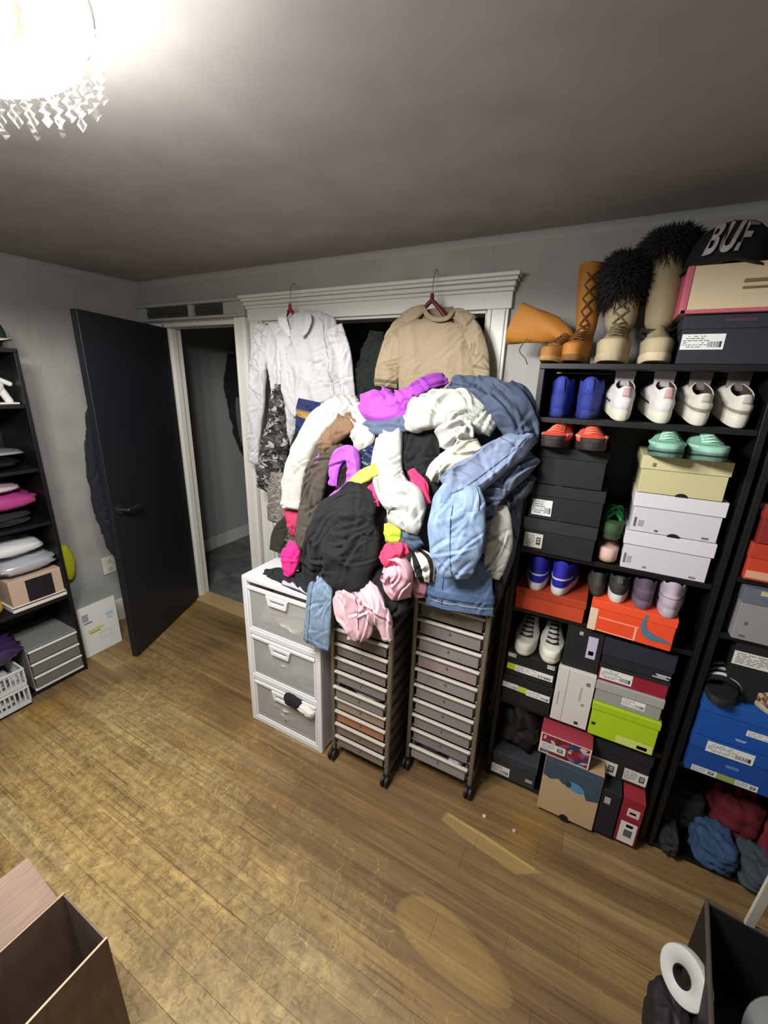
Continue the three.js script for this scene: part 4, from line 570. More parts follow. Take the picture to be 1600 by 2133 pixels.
// ---------------------------------------------------------------- boots on the tall bookcase
function fur(parent, c, rx, ry, rz, n, hex, seed, len = 0.045) {
  const r = seeded(seed), pos = [], idx = [], nor = [];
  for (let k = 0; k < n; k++) {
    const a = r() * 6.2832, v = r() * 2 - 1, q = Math.sqrt(1 - v * v), d = V(Math.cos(a) * q, v, Math.sin(a) * q), p = V(c[0] + d.x * rx, c[1] + d.y * ry, c[2] + d.z * rz);
    const dir = d.clone().add(V((r() - 0.5) * 0.9, (r() - 0.65) * 0.9, (r() - 0.5) * 0.9)).normalize(), side = V(r() - 0.5, r() - 0.5, r() - 0.5).cross(dir).normalize().multiplyScalar(0.0028), up = dir.clone().cross(side).normalize().multiplyScalar(0.0028), l = len * (0.5 + r() * 0.6), tip = p.clone().addScaledVector(dir, l); tip.y -= l * 0.3;
    const o = pos.length / 3; for (const w of [p.clone().add(side), p.clone().sub(side).add(up), p.clone().sub(up), tip]) { pos.push(w.x, w.y, w.z); nor.push(d.x, d.y, d.z); } idx.push(o, o + 1, o + 3, o + 1, o + 2, o + 3, o + 2, o, o + 3);
  }
  const g = new THREE.BufferGeometry(); g.setAttribute('position', new THREE.Float32BufferAttribute(pos, 3)); g.setAttribute('normal', new THREE.Float32BufferAttribute(nor, 3)); g.setIndex(idx);
  const core = new THREE.SphereGeometry(1, 32, 20).scale(rx, ry, rz).translate(...c), cuff = part('fur_cuff', core, M(hex, 1), parent), f = part('fur_hairs', g, M(hex, 0.95), cuff); f.userData.kind = 'stuff';
}
const tan = 0x9a6420;
shoe('lace_up_boot', 'upright tan lace-up boot on the tall bookcase', 'boot', { x: 2.762, y: 1.776, z: 0.27, turn: -0.12, L: 0.25, W: 0.084, H: 0.1, upper: tan, sole: 0x6d4a22, rough: 0.7, S: 0.02, toe: 0.5, open: 0.15, bootLace: 0x5d3810, shaft: [[0.13, 0.033, 0.044], [0.17, 0.036, 0.047, -0.003], [0.21, 0.039, 0.05, -0.006], [0.25, 0.04, 0.051, -0.008], [0.29, 0.04, 0.051, -0.01], [0.318, 0.039, 0.05, -0.012]] });
{
  const t = shoe('slouched_boot', 'tan boot with its shaft folded over sideways off the bookcase end', 'boot', { x: 2.712, y: 1.776, z: 0.28, turn: -0.35, L: 0.24, W: 0.082, H: 0.085, upper: 0x8a5c20, sole: 0x9a7a48, rough: 0.7, S: 0.016, toe: 0.5, lace: 0x5d3810, cross: true });
  const cs = [[-0.01, 0.07, -0.05, 0.03, 0.042], [-0.03, 0.10, -0.045, 0.036, 0.04], [-0.07, 0.118, -0.03, 0.044, 0.036], [-0.12, 0.13, -0.02, 0.056, 0.034], [-0.17, 0.138, -0.01, 0.068, 0.032], [-0.205, 0.145, -0.005, 0.072, 0.03]], n = 40;
  const rings = cs.map(([x, y, z, ry, rz], k) => { const f = Math.min(1, k / 2), nx = mix(0, 0.3, f); return [...Array(n).keys()].map((i) => { const a = i / n * 6.28319, w = 1 + 0.06 * Math.sin(a * 4 + k * 1.3), u = Math.cos(a) * ry * w; return V(x + u * mix(1, 0.38, f) , y + u * mix(0.1, 0.95, f), z + Math.sin(a) * rz * w); }); });
  part('shaft', loftRings(rings, false, false), sm(0xa66c22, 0.7), t);
  const last = rings[rings.length - 1], c = last.reduce((s, p) => s.add(p.clone()), V(0, 0, 0)).divideScalar(n), inn = (k, dx) => last.map((p) => p.clone().sub(c).multiplyScalar(k).add(c).add(V(dx, 0, 0)));
  part('lining', loftRings([inn(0.985, 0.001), inn(0.5, 0.05)], false, true), sm(0x4a3416), t);
  part('lace_end', tube([[-0.13, 0.09, 0.02], [-0.15, 0.05, 0.03], [-0.12, 0.02, 0.035], [-0.10, 0.0, 0.05]], 0.002, 24, 6), sm(0x5a4426), t);
}
{
  const a = shoe('fur_boot', 'grey beige lace-up boot with a dark fur cuff, left of the taller one', 'boot', { x: 2.868, y: 1.776, z: 0.275, turn: -0.05, L: 0.25, W: 0.098, H: 0.11, upper: 0x9c8f72, sole: 0xa89c80, rough: 0.75, S: 0.026, toe: 0.5, toeCap: 0xa99c7e, bootLace: 0x6d6248, shaft: [[0.13, 0.045, 0.052], [0.165, 0.049, 0.056], [0.2, 0.05, 0.058, -0.004], [0.225, 0.05, 0.058, -0.008]] });
  fur(a, [-0.012, 0.265, -0.06], 0.062, 0.07, 0.066, 3200, 0x1d1a1b, 3);
  const b = shoe('tall_fur_boot', 'taller grey beige boot with a dark band and fur top beside the cap boxes', 'boot', { x: 2.985, y: 1.776, z: 0.275, turn: 0.0, L: 0.25, W: 0.09, H: 0.11, upper: 0x9d9072, sole: 0xc2b698, rough: 0.7, S: 0.026, toe: 0.5, toeCap: 0xa99c7e, shaftColour: 0x8f8264, shaft: [[0.13, 0.042, 0.052], [0.17, 0.046, 0.055], [0.22, 0.05, 0.058, -0.004], [0.28, 0.052, 0.06, -0.01], [0.325, 0.054, 0.062, -0.014, 0, -0.35]] });
  part('ankle_band', [0, 1].map((k) => new THREE.TorusGeometry(0.046, 0.0075, 10, 40).rotateX(Math.PI / 2 + 0.25).scale(0.98, 1, 1.25).translate(0, 0.09 + k * 0.02, -0.035 - k * 0.01)), sm(0x1c1916, 0.6), b);
  part('side_cord', tube([[0.05, 0.33, -0.03], [0.053, 0.24, -0.01], [0.048, 0.15, 0.0]], 0.004, 20, 6), sm(0x5f5438), b);
  fur(b, [-0.012, 0.352, -0.06], 0.058, 0.032, 0.064, 2800, 0x171517, 4, 0.05);
}
// black cap with the city letters
{
  const c = thing('baseball_hat', 'black ball cap with white letters BUF on the cream and pink box', 'cap', [3.118, 2.032, 0.27], -0.28), cm = M(0x08080a, 0.85);
  ballCap(c, cm, cm, null, 0.112, 0.122);
  const font = await new FontLoader().loadAsync('fonts/droid/droid_sans_bold.typeface.json');
  const letters = ['B', 'U', 'F'];
  letters.forEach((ch, k) => {
    const g = new TextGeometry(ch, { font, size: 0.082, depth: 0.004, bevelEnabled: true, bevelThickness: 0.001, bevelSize: 0.0008, curveSegments: 6 }), p = g.attributes.position;
    for (let i = 0; i < p.count; i++) { const x = p.getX(i) * 0.5 - 0.05 + k * 0.035 + p.getY(i) * 0.12, y = p.getY(i) + 0.024, R0 = 0.112, Hc = 0.122; let z0 = 0.7, y0 = 0; for (let n = 0; n < 6; n++) { y0 = Math.pow(Math.min(0.98, y / (Hc * (1 + 0.06 * z0))), 1 / 0.72); const x0 = x / (R0 * 0.92 * (1 - 0.05 * y0)); z0 = Math.sqrt(Math.max(0.02, 1 - y0 * y0 - x0 * x0)); } const zz = z0 * R0 * 1.02 * (1 - 0.16 * y0 * y0) + 0.006 * z0; p.setXYZ(i, x, y, zz + p.getZ(i) + 0.006); }
    g.computeVertexNormals(); part('letter', g, M(0xa9a9ad, 0.7), c);
  });
}
// ---------------------------------------------------------------- clothes
const knit = pixelTexture(128, 128, (x, y) => { const v = 128 + 70 * Math.sin(x * 0.785) * Math.cos(y * 0.785 + (x >> 3)) + 40 * (noise(x / 4, y / 4) - 0.5); return [v, v, v]; }, false);
const denimMap = pixelTexture(256, 256, (x, y) => { const t = ((x + y) % 4 < 2 ? 12 : -12), n = 60 * (fbm(x / 9, y / 40, 3, 3) - 0.44) + 70 * (fbm(x / 50, y / 50, 8, 3) - 0.44) + 30 * (noise(x, y, 5) - 0.5), v = 205 + t + n; return [v, v, v + 3]; });
const FM = new Map();
function fabric(hex, kind = 'knit') {
  const k = hex + kind; if (FM.has(k)) return FM.get(k);
  const t = kind === 'denim' ? denimMap.clone() : knit.clone(), r = kind === 'denim' ? 4 : kind === 'rib' ? 14 : 22; t.repeat.set(r, kind === 'rib' ? 2 : r); t.needsUpdate = true; if (kind !== 'denim') t.colorSpace = THREE.NoColorSpace;
  const m = P(hex, 0.92, { side: THREE.DoubleSide, sheen: 0.25, sheenRoughness: 0.6, sheenColor: new THREE.Color(hex).lerp(new THREE.Color(0xffffff), 0.3), bumpMap: t, bumpScale: kind === 'rib' ? 0.003 : 0.0012 }); if (kind === 'denim') m.map = t;
  FM.set(k, m); return m;
}
// a draped piece of cloth: path of [x, y, z, half width, half thickness]; returns the surface and its mesh geometry
function drape(path, o = {}) {
  const hint = V(...(o.hint ?? [0.12, 0.35, 1])).normalize(), seed = o.seed ?? 1, amp = o.amp ?? 0.009, freq = o.freq ?? 60, N = o.n ?? 104;
  const c = new THREE.CatmullRomCurve3(path.map((p) => V(p[0], p[1], p[2])), false, 'centripetal'), len = c.getLength(), K = Math.max(18, Math.min(90, Math.ceil(len / 0.006)));
  const cum = [0]; for (let i = 1; i < path.length; i++) cum.push(cum[i - 1] + Math.hypot(path[i][0] - path[i - 1][0], path[i][1] - path[i - 1][1], path[i][2] - path[i - 1][2]));
  const wid = (t, j) => { const d = t * cum[cum.length - 1]; let i = 1; while (i < cum.length - 1 && cum[i] < d) i++; return mix(path[i - 1][j], path[i][j], smooth(0, 1, (d - cum[i - 1]) / (cum[i] - cum[i - 1] || 1))); };
  const cr = seeded(seed * 131 + 7), wmax = Math.max(...path.map((p) => p[3])), creases = [...Array(Math.ceil(wmax * 2 * len / 0.0028)).keys()].map(() => { const an = (cr() - 0.5) * 2.6 + (cr() < 0.5 ? 1.57 : 0.6); return { l: (cr() * 2 - 1) * wmax, v: cr() * len, c: Math.cos(an), s: Math.sin(an), len: 0.03 + cr() * 0.09, w: 0.005 + cr() * 0.006, k: (cr() - 0.5) * 8, h: 0.5 + cr() * 0.8 }; });
  const frames = []; let prev = null;
  for (let k = 0; k <= K; k++) { const t = k / K, p = c.getPointAt(t), T = c.getTangentAt(t); let S = V().crossVectors(T, hint); if (S.length() < 0.15 && prev) S = prev.clone(); S.normalize(); if (prev && S.dot(prev) < 0) S.negate(); if (prev) S.lerp(prev, 0.35).normalize(); prev = S; const Nn = V().crossVectors(S, T).normalize(); if (Nn.dot(hint) < 0) Nn.negate(); frames.push({ p, S, Nn, T }); }
  const point = (a, t, off = 0) => {                                 // a: angle round the section, PI/2 is the front
    const f = Math.min(K - 1e-6, t * K), i = Math.floor(f), w = f - i, A = frames[i], B = frames[i + 1], p = A.p.clone().lerp(B.p, w), S = A.S.clone().lerp(B.S, w), Nn = A.Nn.clone().lerp(B.Nn, w);
    const v = t * len, hw0 = wid(t, 3), ht0 = wid(t, 4) ?? 0.02, ca = Math.cos(a), sa = Math.sin(a), edge = 1 + (o.ragged ?? 0.16) * (fbm(v * 14 + seed * 5.1, ca > 0 ? 3 : 9, seed, 2) - 0.4);
    const end = o.openEnd ? 1 : Math.min(1, Math.pow(clamp((1 - t) * len / 0.012), 0.5) * 0.75 + 0.25), start = Math.min(1, Math.pow(clamp(t * len / 0.02), 0.5) * 0.6 + 0.4);
    const hw = hw0 * edge, ht = ht0 * end * start * (0.85 + 0.4 * fbm(v * 9, ca * hw * 16, seed + 4, 2)), l = Math.sign(ca) * Math.pow(Math.abs(ca), 0.75) * hw;
    const drift = (fbm(v * 5 + seed, seed, 2, 2) - 0.45) * 3.2, edgeFade = 1 - 0.5 * Math.pow(Math.abs(ca), 6);
    const lw = l + 0.03 * (fbm(v * 9 + seed, l * 6, seed, 2) - 0.45), pl = 1 - Math.abs(Math.sin(lw * freq * 0.5 + drift * 1.2 + seed)), pl2 = 1 - Math.abs(Math.sin(lw * freq * 0.27 - drift * 1.7 + seed * 2));
    let d = amp * (1.5 * (pl * pl - 0.4) * (0.35 + 0.9 * fbm(v * 7, seed, 3, 2)) + 1.3 * (pl2 * pl2 - 0.4) + 2.2 * (fbm(l * 20 + seed * 3, v * 14 + drift, seed, 3) - 0.44));
    for (const q of creases) { const dl = l - q.l, dv = v - q.v, al = dl * q.c + dv * q.s, ac = -dl * q.s + dv * q.c + q.k * al * al, fade = 1 - Math.abs(al) / q.len; if (fade > 0) { const e = ac / q.w; d += amp * (o.cross ?? 0.5) * 2 * Math.min(1, fade * 2.2) * (1.15 * Math.exp(-(e - 1.1) * (e - 1.1)) - 1.5 * Math.exp(-e * e * 2.2)) * q.h; } }
    return p.addScaledVector(S, l).addScaledVector(Nn, Math.sign(sa) * Math.pow(Math.abs(sa), 0.7) * ht * 0.8 + sa * off + d * edgeFade).addScaledVector(S, ca * off);
  };
  const rings = []; for (let k = 0; k <= K; k++) rings.push([...Array(N).keys()].map((i) => point(i / N * 6.28319, k / K)));
  const g = loftRings(rings, true, !o.openEnd), uv = g.attributes.uv; { const w = path.reduce((s, p) => s + p[3], 0) / path.length * 4.2; for (let i = 0; i < uv.count; i++) uv.setXY(i, uv.getX(i) * w, uv.getY(i) * len); }
  const band = (t0, t1, off, a0 = 0, a1 = 6.28319, nn = N, steps = 8) => {
    const pos = [], uvs = [], idx = [];
    for (let j = 0; j <= steps; j++) for (let i = 0; i <= nn; i++) { const e = (j === 0 || j === steps || (a1 - a0 < 6 && (i === 0 || i === nn))) ? -0.001 : off, p = point(mix(a0, a1, i / nn), mix(t0, t1, j / steps), e); pos.push(p.x, p.y, p.z); uvs.push(i / nn * 0.2, j / steps * 0.06); }
    for (let j = 0; j < steps; j++) for (let i = 0; i < nn; i++) { const q = j * (nn + 1) + i; idx.push(q, q + 1, q + nn + 1, q + 1, q + nn + 2, q + nn + 1); }
    const b = new THREE.BufferGeometry(); b.setAttribute('position', new THREE.Float32BufferAttribute(pos, 3)); b.setAttribute('uv', new THREE.Float32BufferAttribute(uvs, 2)); b.setIndex(idx); b.computeVertexNormals(); return b;
  };
  const seamTube = (a, t0, t1, r = 0.0016, off = 0.001) => { const pts = []; for (let i = 0; i <= 24; i++) { const p = point(a, mix(t0, t1, i / 24), off); pts.push([p.x, p.y, p.z]); } return tube(pts, r, 40, 5); };
  return { g, point, band, seamTube, len };
}
function rebase(t) { const b = new THREE.Box3().setFromObject(t), c = b.getCenter(new THREE.Vector3()); c.y = b.min.y; for (const m of t.children) m.position.sub(c); t.position.copy(c); return t; }
// one garment: pieces = [[part name, colour, kind, path, options], ...]
function garment(name, label, cat, pieces) {
  const t = thing(name, label, cat);
  for (const [pn, col, kind, path, o = {}] of pieces) {
    const d = drape(path, o), m = part(pn, d.g, typeof col === 'number' ? fabric(col, kind) : col, t);
    for (const [sn, c2, k2, a] of o.bands ?? []) part(sn, d.band(...a), typeof c2 === 'number' ? fabric(c2, k2) : c2, m);
    for (const [sn, c2, a] of o.seams ?? []) part(sn, d.seamTube(...a), fabric(c2), m);
  }
  return rebase(t);
}
const printed = (w, h, rx, ry, draw) => { const t = canvasTexture(w, h, draw); t.wrapS = t.wrapT = THREE.RepeatWrapping; t.repeat.set(rx, ry); return P(0xffffff, 0.92, { map: t, side: THREE.DoubleSide, bumpMap: knit, bumpScale: 0.001 }); };
const camo = printed(256, 256, 5, 5, (c, w, h) => { const r = seeded(81); c.fillStyle = '#3a3838'; c.fillRect(0, 0, w, h); for (let k = 0; k < 120; k++) { c.fillStyle = ['#0c0c0e', '#7d7a78', '#1c1b22', '#a5a19c', '#56534f'][Math.floor(r() * 5)]; c.beginPath(); c.ellipse(r() * w, r() * h, 6 + r() * 20, 4 + r() * 12, r() * 3, 0, 7); c.fill(); } });
const speckle = printed(128, 128, 9, 9, (c, w, h) => { const r = seeded(82); c.fillStyle = '#75706a'; c.fillRect(0, 0, w, h); for (let k = 0; k < 300; k++) { c.fillStyle = r() < 0.5 ? '#4c4843' : '#9b958c'; c.fillRect(r() * w, r() * h, 2 + r() * 6, 2 + r() * 5); } });
const stripes = printed(128, 128, 46, 46, (c, w, h) => { c.fillStyle = '#d8d2c6'; c.fillRect(0, 0, w, h); c.fillStyle = '#141214'; c.fillRect(0, 0, w * 0.5, h); });
const dots = printed(128, 128, 12, 12, (c, w, h) => { const r = seeded(83); c.fillStyle = '#141a33'; c.fillRect(0, 0, w, h); for (let k = 0; k < 26; k++) { c.fillStyle = r() < 0.5 ? '#3a4c86' : '#64748e'; c.beginPath(); c.arc(r() * w, r() * h, 3 + r() * 6, 0, 7); c.fill(); } });
const navyGold = printed(64, 256, 1, 5, (c, w, h) => { c.fillStyle = '#1f2a5a'; c.fillRect(0, 0, w, h); c.fillStyle = '#a2803a'; c.fillRect(0, 130, w, 44); c.fillStyle = '#6c5a52'; c.fillRect(0, 174, w, 14); });
// the heap: every garment its own object, in metres
garment('white_shirt', 'white button shirt hanging open on a red hanger from the closet head', 'shirt', [
  ['body', 0xc2c2c4, 'knit', [[1.445, 2.028, 0.105, 0.043, 0.012], [1.45, 2.001, 0.105, 0.106, 0.018], [1.463, 1.947, 0.105, 0.17, 0.03], [1.482, 1.797, 0.105, 0.188, 0.032], [1.509, 1.655, 0.105, 0.186, 0.03], [1.547, 1.572, 0.105, 0.166, 0.03]], { freq: 64, amp: 0.013, cross: 0.15, ragged: 0.05, seams: [['placket', 0x8f8f94, [2.1, 0.12, 1]]], bands: [['chest_pocket', 0xc6c6c8, 'knit', [0.3, 0.5, 0.004, 1.15, 1.55, 12, 6]]], seed: 1 }],
  ['front_panel', 0xc6c6c8, 'knit', [[1.319, 1.976, 0.125, 0.079, 0.014], [1.328, 1.818, 0.135, 0.101, 0.018], [1.333, 1.625, 0.135, 0.088, 0.016], [1.34, 1.447, 0.135, 0.053, 0.012], [1.34, 1.329, 0.135, 0.013, 0.008]], { freq: 80, amp: 0.01, cross: 0.2, ragged: 0.06, seed: 6 }],
  ['sleeve', 0xc4c4c6, 'knit', [[1.204, 1.972, 0.115, 0.061, 0.03], [1.157, 1.819, 0.125, 0.057, 0.03], [1.125, 1.617, 0.125, 0.054, 0.028], [1.088, 1.4, 0.125, 0.047, 0.024], [1.06, 1.211, 0.125, 0.034, 0.018]], { freq: 70, amp: 0.009, ragged: 0.08, bands: [['cuff', 0xcacace, 'knit', [0.9, 1, 0.003]]], seed: 11 }],
  ['sleeve', 0xc9c9cc, 'knit', [[1.633, 1.947, 0.105, 0.047, 0.02], [1.689, 1.819, 0.105, 0.042, 0.02], [1.709, 1.685, 0.105, 0.041, 0.02], [1.726, 1.597, 0.105, 0.034, 0.018]], { freq: 70, amp: 0.006, ragged: 0.06, seed: 16 }],
  ['collar', 0xd4d4d6, 'knit', [[1.35, 2.024, 0.125, 0.015, 0.006], [1.351, 1.99, 0.15, 0.027, 0.007], [1.378, 1.944, 0.155, 0.019, 0.006], [1.398, 1.908, 0.155, 0.007, 0.005]], { amp: 0.002, ragged: 0.05, seed: 21 }],
  ['collar', 0xc4c4c6, 'knit', [[1.46, 2.015, 0.125, 0.014, 0.006], [1.505, 1.981, 0.145, 0.026, 0.007], [1.495, 1.937, 0.15, 0.021, 0.006], [1.47, 1.902, 0.15, 0.007, 0.005]], { amp: 0.002, ragged: 0.05, seed: 26 }]]);
garment('beige_tee', 'beige short sleeved tee shirt on a red hanger at the closet opening', 'shirt', [
  ['body', 0xa09076, 'knit', [[2.167, 1.965, 0.105, 0.095, 0.02], [2.167, 1.931, 0.105, 0.174, 0.028], [2.179, 1.819, 0.105, 0.177, 0.032], [2.193, 1.698, 0.105, 0.184, 0.034], [2.205, 1.595, 0.105, 0.187, 0.034]], { freq: 42, amp: 0.009, cross: 0.15, ragged: 0.04, seed: 4 }],
  ['sleeve', 0xa09076, 'knit', [[2.03, 1.971, 0.1, 0.038, 0.02], [1.997, 1.92, 0.11, 0.054, 0.028], [1.971, 1.838, 0.125, 0.059, 0.03], [1.955, 1.755, 0.135, 0.06, 0.03], [1.95, 1.678, 0.145, 0.056, 0.028]], { freq: 50, amp: 0.007, ragged: 0.05, bands: [['cuff', 0x6d6450, 'rib', [0.9, 0.95, 0.003]]], seed: 9 }],
  ['sleeve', 0xa09076, 'knit', [[2.288, 1.954, 0.1, 0.032, 0.02], [2.331, 1.908, 0.105, 0.038, 0.024], [2.37, 1.827, 0.115, 0.038, 0.024], [2.397, 1.723, 0.115, 0.032, 0.022]], { freq: 50, amp: 0.006, ragged: 0.05, seed: 14 }],
  ['shoulder', 0xa09076, 'knit', [[2.108, 2.009, 0.105, 0.017, 0.014], [2.068, 1.992, 0.105, 0.029, 0.02], [2.014, 1.963, 0.105, 0.036, 0.024]], { amp: 0.003, ragged: 0.03, seed: 19 }],
  ['shoulder', 0xa09076, 'knit', [[2.232, 1.992, 0.105, 0.016, 0.014], [2.271, 1.974, 0.105, 0.028, 0.02], [2.323, 1.941, 0.105, 0.034, 0.024]], { amp: 0.003, ragged: 0.03, seed: 24 }],
  ['back', 0x8f8068, 'knit', [[2.156, 2.012, 0.07, 0.067, 0.006], [2.161, 1.955, 0.07, 0.109, 0.006]], { amp: 0.002, ragged: 0.03, seed: 29 }],
  ['collar', 0x998a70, 'rib', [[2.106, 2.011, 0.12, 0.01, 0.005], [2.141, 1.974, 0.135, 0.01, 0.005], [2.187, 1.957, 0.138, 0.01, 0.005], [2.232, 1.965, 0.135, 0.01, 0.005], [2.245, 1.993, 0.12, 0.01, 0.005]], { amp: 0.001, ragged: 0.03, seed: 34 }]]);
garment('patterned_blouse', 'black and grey patterned top hanging beside the white shirt sleeve', 'top', [
  ['body', camo, 'x', [[1.308, 1.673, 0.16, 0.02, 0.015], [1.296, 1.498, 0.17, 0.052, 0.02], [1.284, 1.342, 0.18, 0.09, 0.03], [1.258, 1.191, 0.19, 0.098, 0.03], [1.223, 1.076, 0.2, 0.072, 0.025]], { amp: 0.012, seed: 7 }]]);
garment('speckled_leggings', 'speckled grey cloth hanging below the patterned top', 'leggings', [
  ['leg', speckle, 'x', [[1.373, 1.217, 0.25, 0.057, 0.02], [1.375, 1.074, 0.27, 0.068, 0.022], [1.358, 0.935, 0.28, 0.059, 0.02]], { amp: 0.008, seed: 10 }]]);
garment('olive_blouse', 'dark olive cloth crumpled left of the hot pink lump', 'top', [
  ['body', 0x2a2620, 'knit', [[1.606, 1.047, 0.42, 0.042, 0.03], [1.563, 0.963, 0.46, 0.057, 0.035], [1.554, 0.886, 0.5, 0.043, 0.03]], { amp: 0.01, seed: 13 }]]);
garment('navy_blouse', 'navy top with a gold band behind the white sleeve', 'top', [
  ['body', navyGold, 'x', [[1.639, 1.597, 0.24, 0.121, 0.02], [1.631, 1.529, 0.25, 0.127, 0.024], [1.6, 1.417, 0.26, 0.1, 0.022]], { amp: 0.006, seed: 16 }]]);
garment('closet_jacket', 'dark green jacket hanging inside the closet between shirt and tee', 'jacket', [
  ['body', 0x151c17, 'knit', [[1.833, 1.932, 0.03, 0.037, 0.02], [1.823, 1.823, 0.04, 0.071, 0.03], [1.81, 1.688, 0.05, 0.091, 0.03], [1.805, 1.524, 0.06, 0.098, 0.03]], { amp: 0.01, seed: 19 }]]);
garment('grey_filler_sweatshirt', 'heather grey sweatshirt added to fill the core of the heap behind the white and pink clothes', 'sweatshirt', [  // added core piece, closes the gaps so they stay dark
  ['body', 0x73757a, 'knit', [[2.26, 1.605, 0.3, 0.136, 0.09], [2.283, 1.459, 0.36, 0.174, 0.1], [2.276, 1.311, 0.42, 0.192, 0.1], [2.27, 1.145, 0.48, 0.193, 0.1], [2.258, 0.973, 0.48, 0.179, 0.09]], { amp: 0.014, seed: 22 }]]);
garment('brown_filler_sweater', 'grey brown sweater added as filler in the left of the heap', 'sweater', [  // added core piece, blocks the view through the left gaps
  ['body', 0x665c50, 'knit', [[1.901, 1.525, 0.33, 0.098, 0.07], [1.832, 1.375, 0.38, 0.139, 0.09], [1.784, 1.176, 0.43, 0.146, 0.09], [1.782, 0.975, 0.47, 0.157, 0.09], [1.75, 0.819, 0.47, 0.162, 0.08]], { amp: 0.014, seed: 25 }]]);
garment('slate_filler_sweater', 'slate blue sweater added as filler under the denim on the right', 'sweater', [  // added core piece, blocks the view between the jeans
  ['body', 0x56617a, 'knit', [[2.486, 1.599, 0.3, 0.11, 0.08], [2.534, 1.465, 0.36, 0.126, 0.09], [2.544, 1.289, 0.4, 0.127, 0.09], [2.537, 1.106, 0.44, 0.129, 0.09], [2.525, 0.973, 0.42, 0.115, 0.08]], { amp: 0.012, seed: 28 }]]);
garment('white_hoodie', 'white hoodie whose long sleeve falls down the left of the heap', 'hoodie', [
  ['sleeve', 0xb2b1ab, 'knit', [[1.963, 1.617, 0.4, 0.04, 0.03], [1.9, 1.592, 0.46, 0.053, 0.035], [1.826, 1.517, 0.51, 0.06, 0.04], [1.778, 1.403, 0.55, 0.063, 0.042], [1.751, 1.27, 0.58, 0.06, 0.04], [1.76, 1.165, 0.6, 0.045, 0.035]], { freq: 48, amp: 0.008, cross: 0.35, ragged: 0.08, hint: [-0.2, 0.4, 1], bands: [['cuff', 0xb8b7b0, 'rib', [0.93, 1, 0.003]]], seed: 31 }],
  ['hem', 0xb2b1ab, 'knit', [[1.961, 1.61, 0.42, 0.028, 0.02], [2.01, 1.542, 0.46, 0.047, 0.022], [2.039, 1.486, 0.5, 0.053, 0.02], [2.025, 1.438, 0.52, 0.013, 0.012]], { amp: 0.006, seed: 36 }]]);
garment('red_cuff_blouse', 'raspberry pink cuff showing below the white hoodie sleeve', 'top', [
  ['sleeve', 0xb0335a, 'knit', [[1.739, 1.166, 0.585, 0.042, 0.02], [1.755, 1.114, 0.6, 0.031, 0.02], [1.756, 1.041, 0.6, 0.017, 0.016]], { amp: 0.006, seed: 34 }]]);
garment('tan_sweater', 'tan brown knit sweater folded under the white hoodie', 'sweater', [
  ['body', 0x7a6048, 'knit', [[1.997, 1.562, 0.44, 0.027, 0.025], [1.949, 1.529, 0.48, 0.047, 0.03], [1.898, 1.489, 0.51, 0.053, 0.032], [1.856, 1.429, 0.54, 0.04, 0.03]], { amp: 0.009, freq: 80, hint: [-0.1, 0.5, 1], seed: 37 }]]);
garment('taupe_blouse', 'dark taupe long sleeve hanging between white hoodie and purple sleeve', 'top', [
  ['sleeve', 0x4b443b, 'knit', [[1.915, 1.47, 0.5, 0.043, 0.03], [1.875, 1.402, 0.54, 0.052, 0.035], [1.86, 1.285, 0.58, 0.05, 0.035], [1.855, 1.167, 0.61, 0.048, 0.035], [1.844, 1.053, 0.63, 0.045, 0.035], [1.861, 1.023, 0.64, 0.028, 0.03]], { amp: 0.007, freq: 45, seed: 40 }]]);
garment('lilac_scarf', 'slim lilac purple cloth between white hoodie and taupe sleeve', 'scarf', [
  ['cloth', 0x9a58a8, 'knit', [[1.853, 1.438, 0.535, 0.02, 0.015], [1.848, 1.371, 0.56, 0.022, 0.016], [1.845, 1.303, 0.575, 0.016, 0.014]], { amp: 0.004, seed: 2 }]]);
garment('purple_hoodie', 'bright purple sleeve looped into an arch left of the white leg', 'hoodie', [
  ['sleeve', 0xb15ad0, 'knit', [[1.947, 1.292, 0.57, 0.018, 0.02], [1.955, 1.366, 0.57, 0.023, 0.024], [1.981, 1.421, 0.57, 0.03, 0.028], [2.03, 1.432, 0.57, 0.03, 0.028], [2.055, 1.38, 0.585, 0.028, 0.026], [2.05, 1.307, 0.6, 0.028, 0.024], [1.999, 1.256, 0.625, 0.028, 0.022], [1.945, 1.215, 0.64, 0.015, 0.016]], { amp: 0.008, freq: 90, ragged: 0.14, seed: 5 }]]);
garment('navy_dotted_blouse', 'navy dotted cloth tucked above the lime strip', 'top', [
  ['body', dots, 'x', [[2.101, 1.458, 0.5, 0.019, 0.02], [2.083, 1.403, 0.53, 0.049, 0.025], [2.067, 1.347, 0.55, 0.038, 0.02]], { amp: 0.006, seed: 8 }]]);
garment('lime_strip_blouse', 'lime yellow cloth strip above the black sweater', 'top', [
  ['cloth', 0xb9c957, 'knit', [[2.17, 1.395, 0.59, 0.021, 0.015], [2.12, 1.365, 0.61, 0.027, 0.018], [2.058, 1.321, 0.62, 0.018, 0.014]], { amp: 0.003, seed: 11 }]]);
garment('white_leggings', 'white leggings hanging down the middle of the heap', 'leggings', [
  ['leg', 0xb6b9b6, 'knit', [[2.169, 1.531, 0.49, 0.048, 0.03], [2.177, 1.461, 0.54, 0.058, 0.035], [2.197, 1.379, 0.58, 0.062, 0.036], [2.252, 1.322, 0.62, 0.066, 0.036], [2.312, 1.29, 0.65, 0.074, 0.036], [2.318, 1.238, 0.67, 0.067, 0.03], [2.312, 1.205, 0.67, 0.061, 0.026]], { amp: 0.008, freq: 40, seed: 14 }]]);
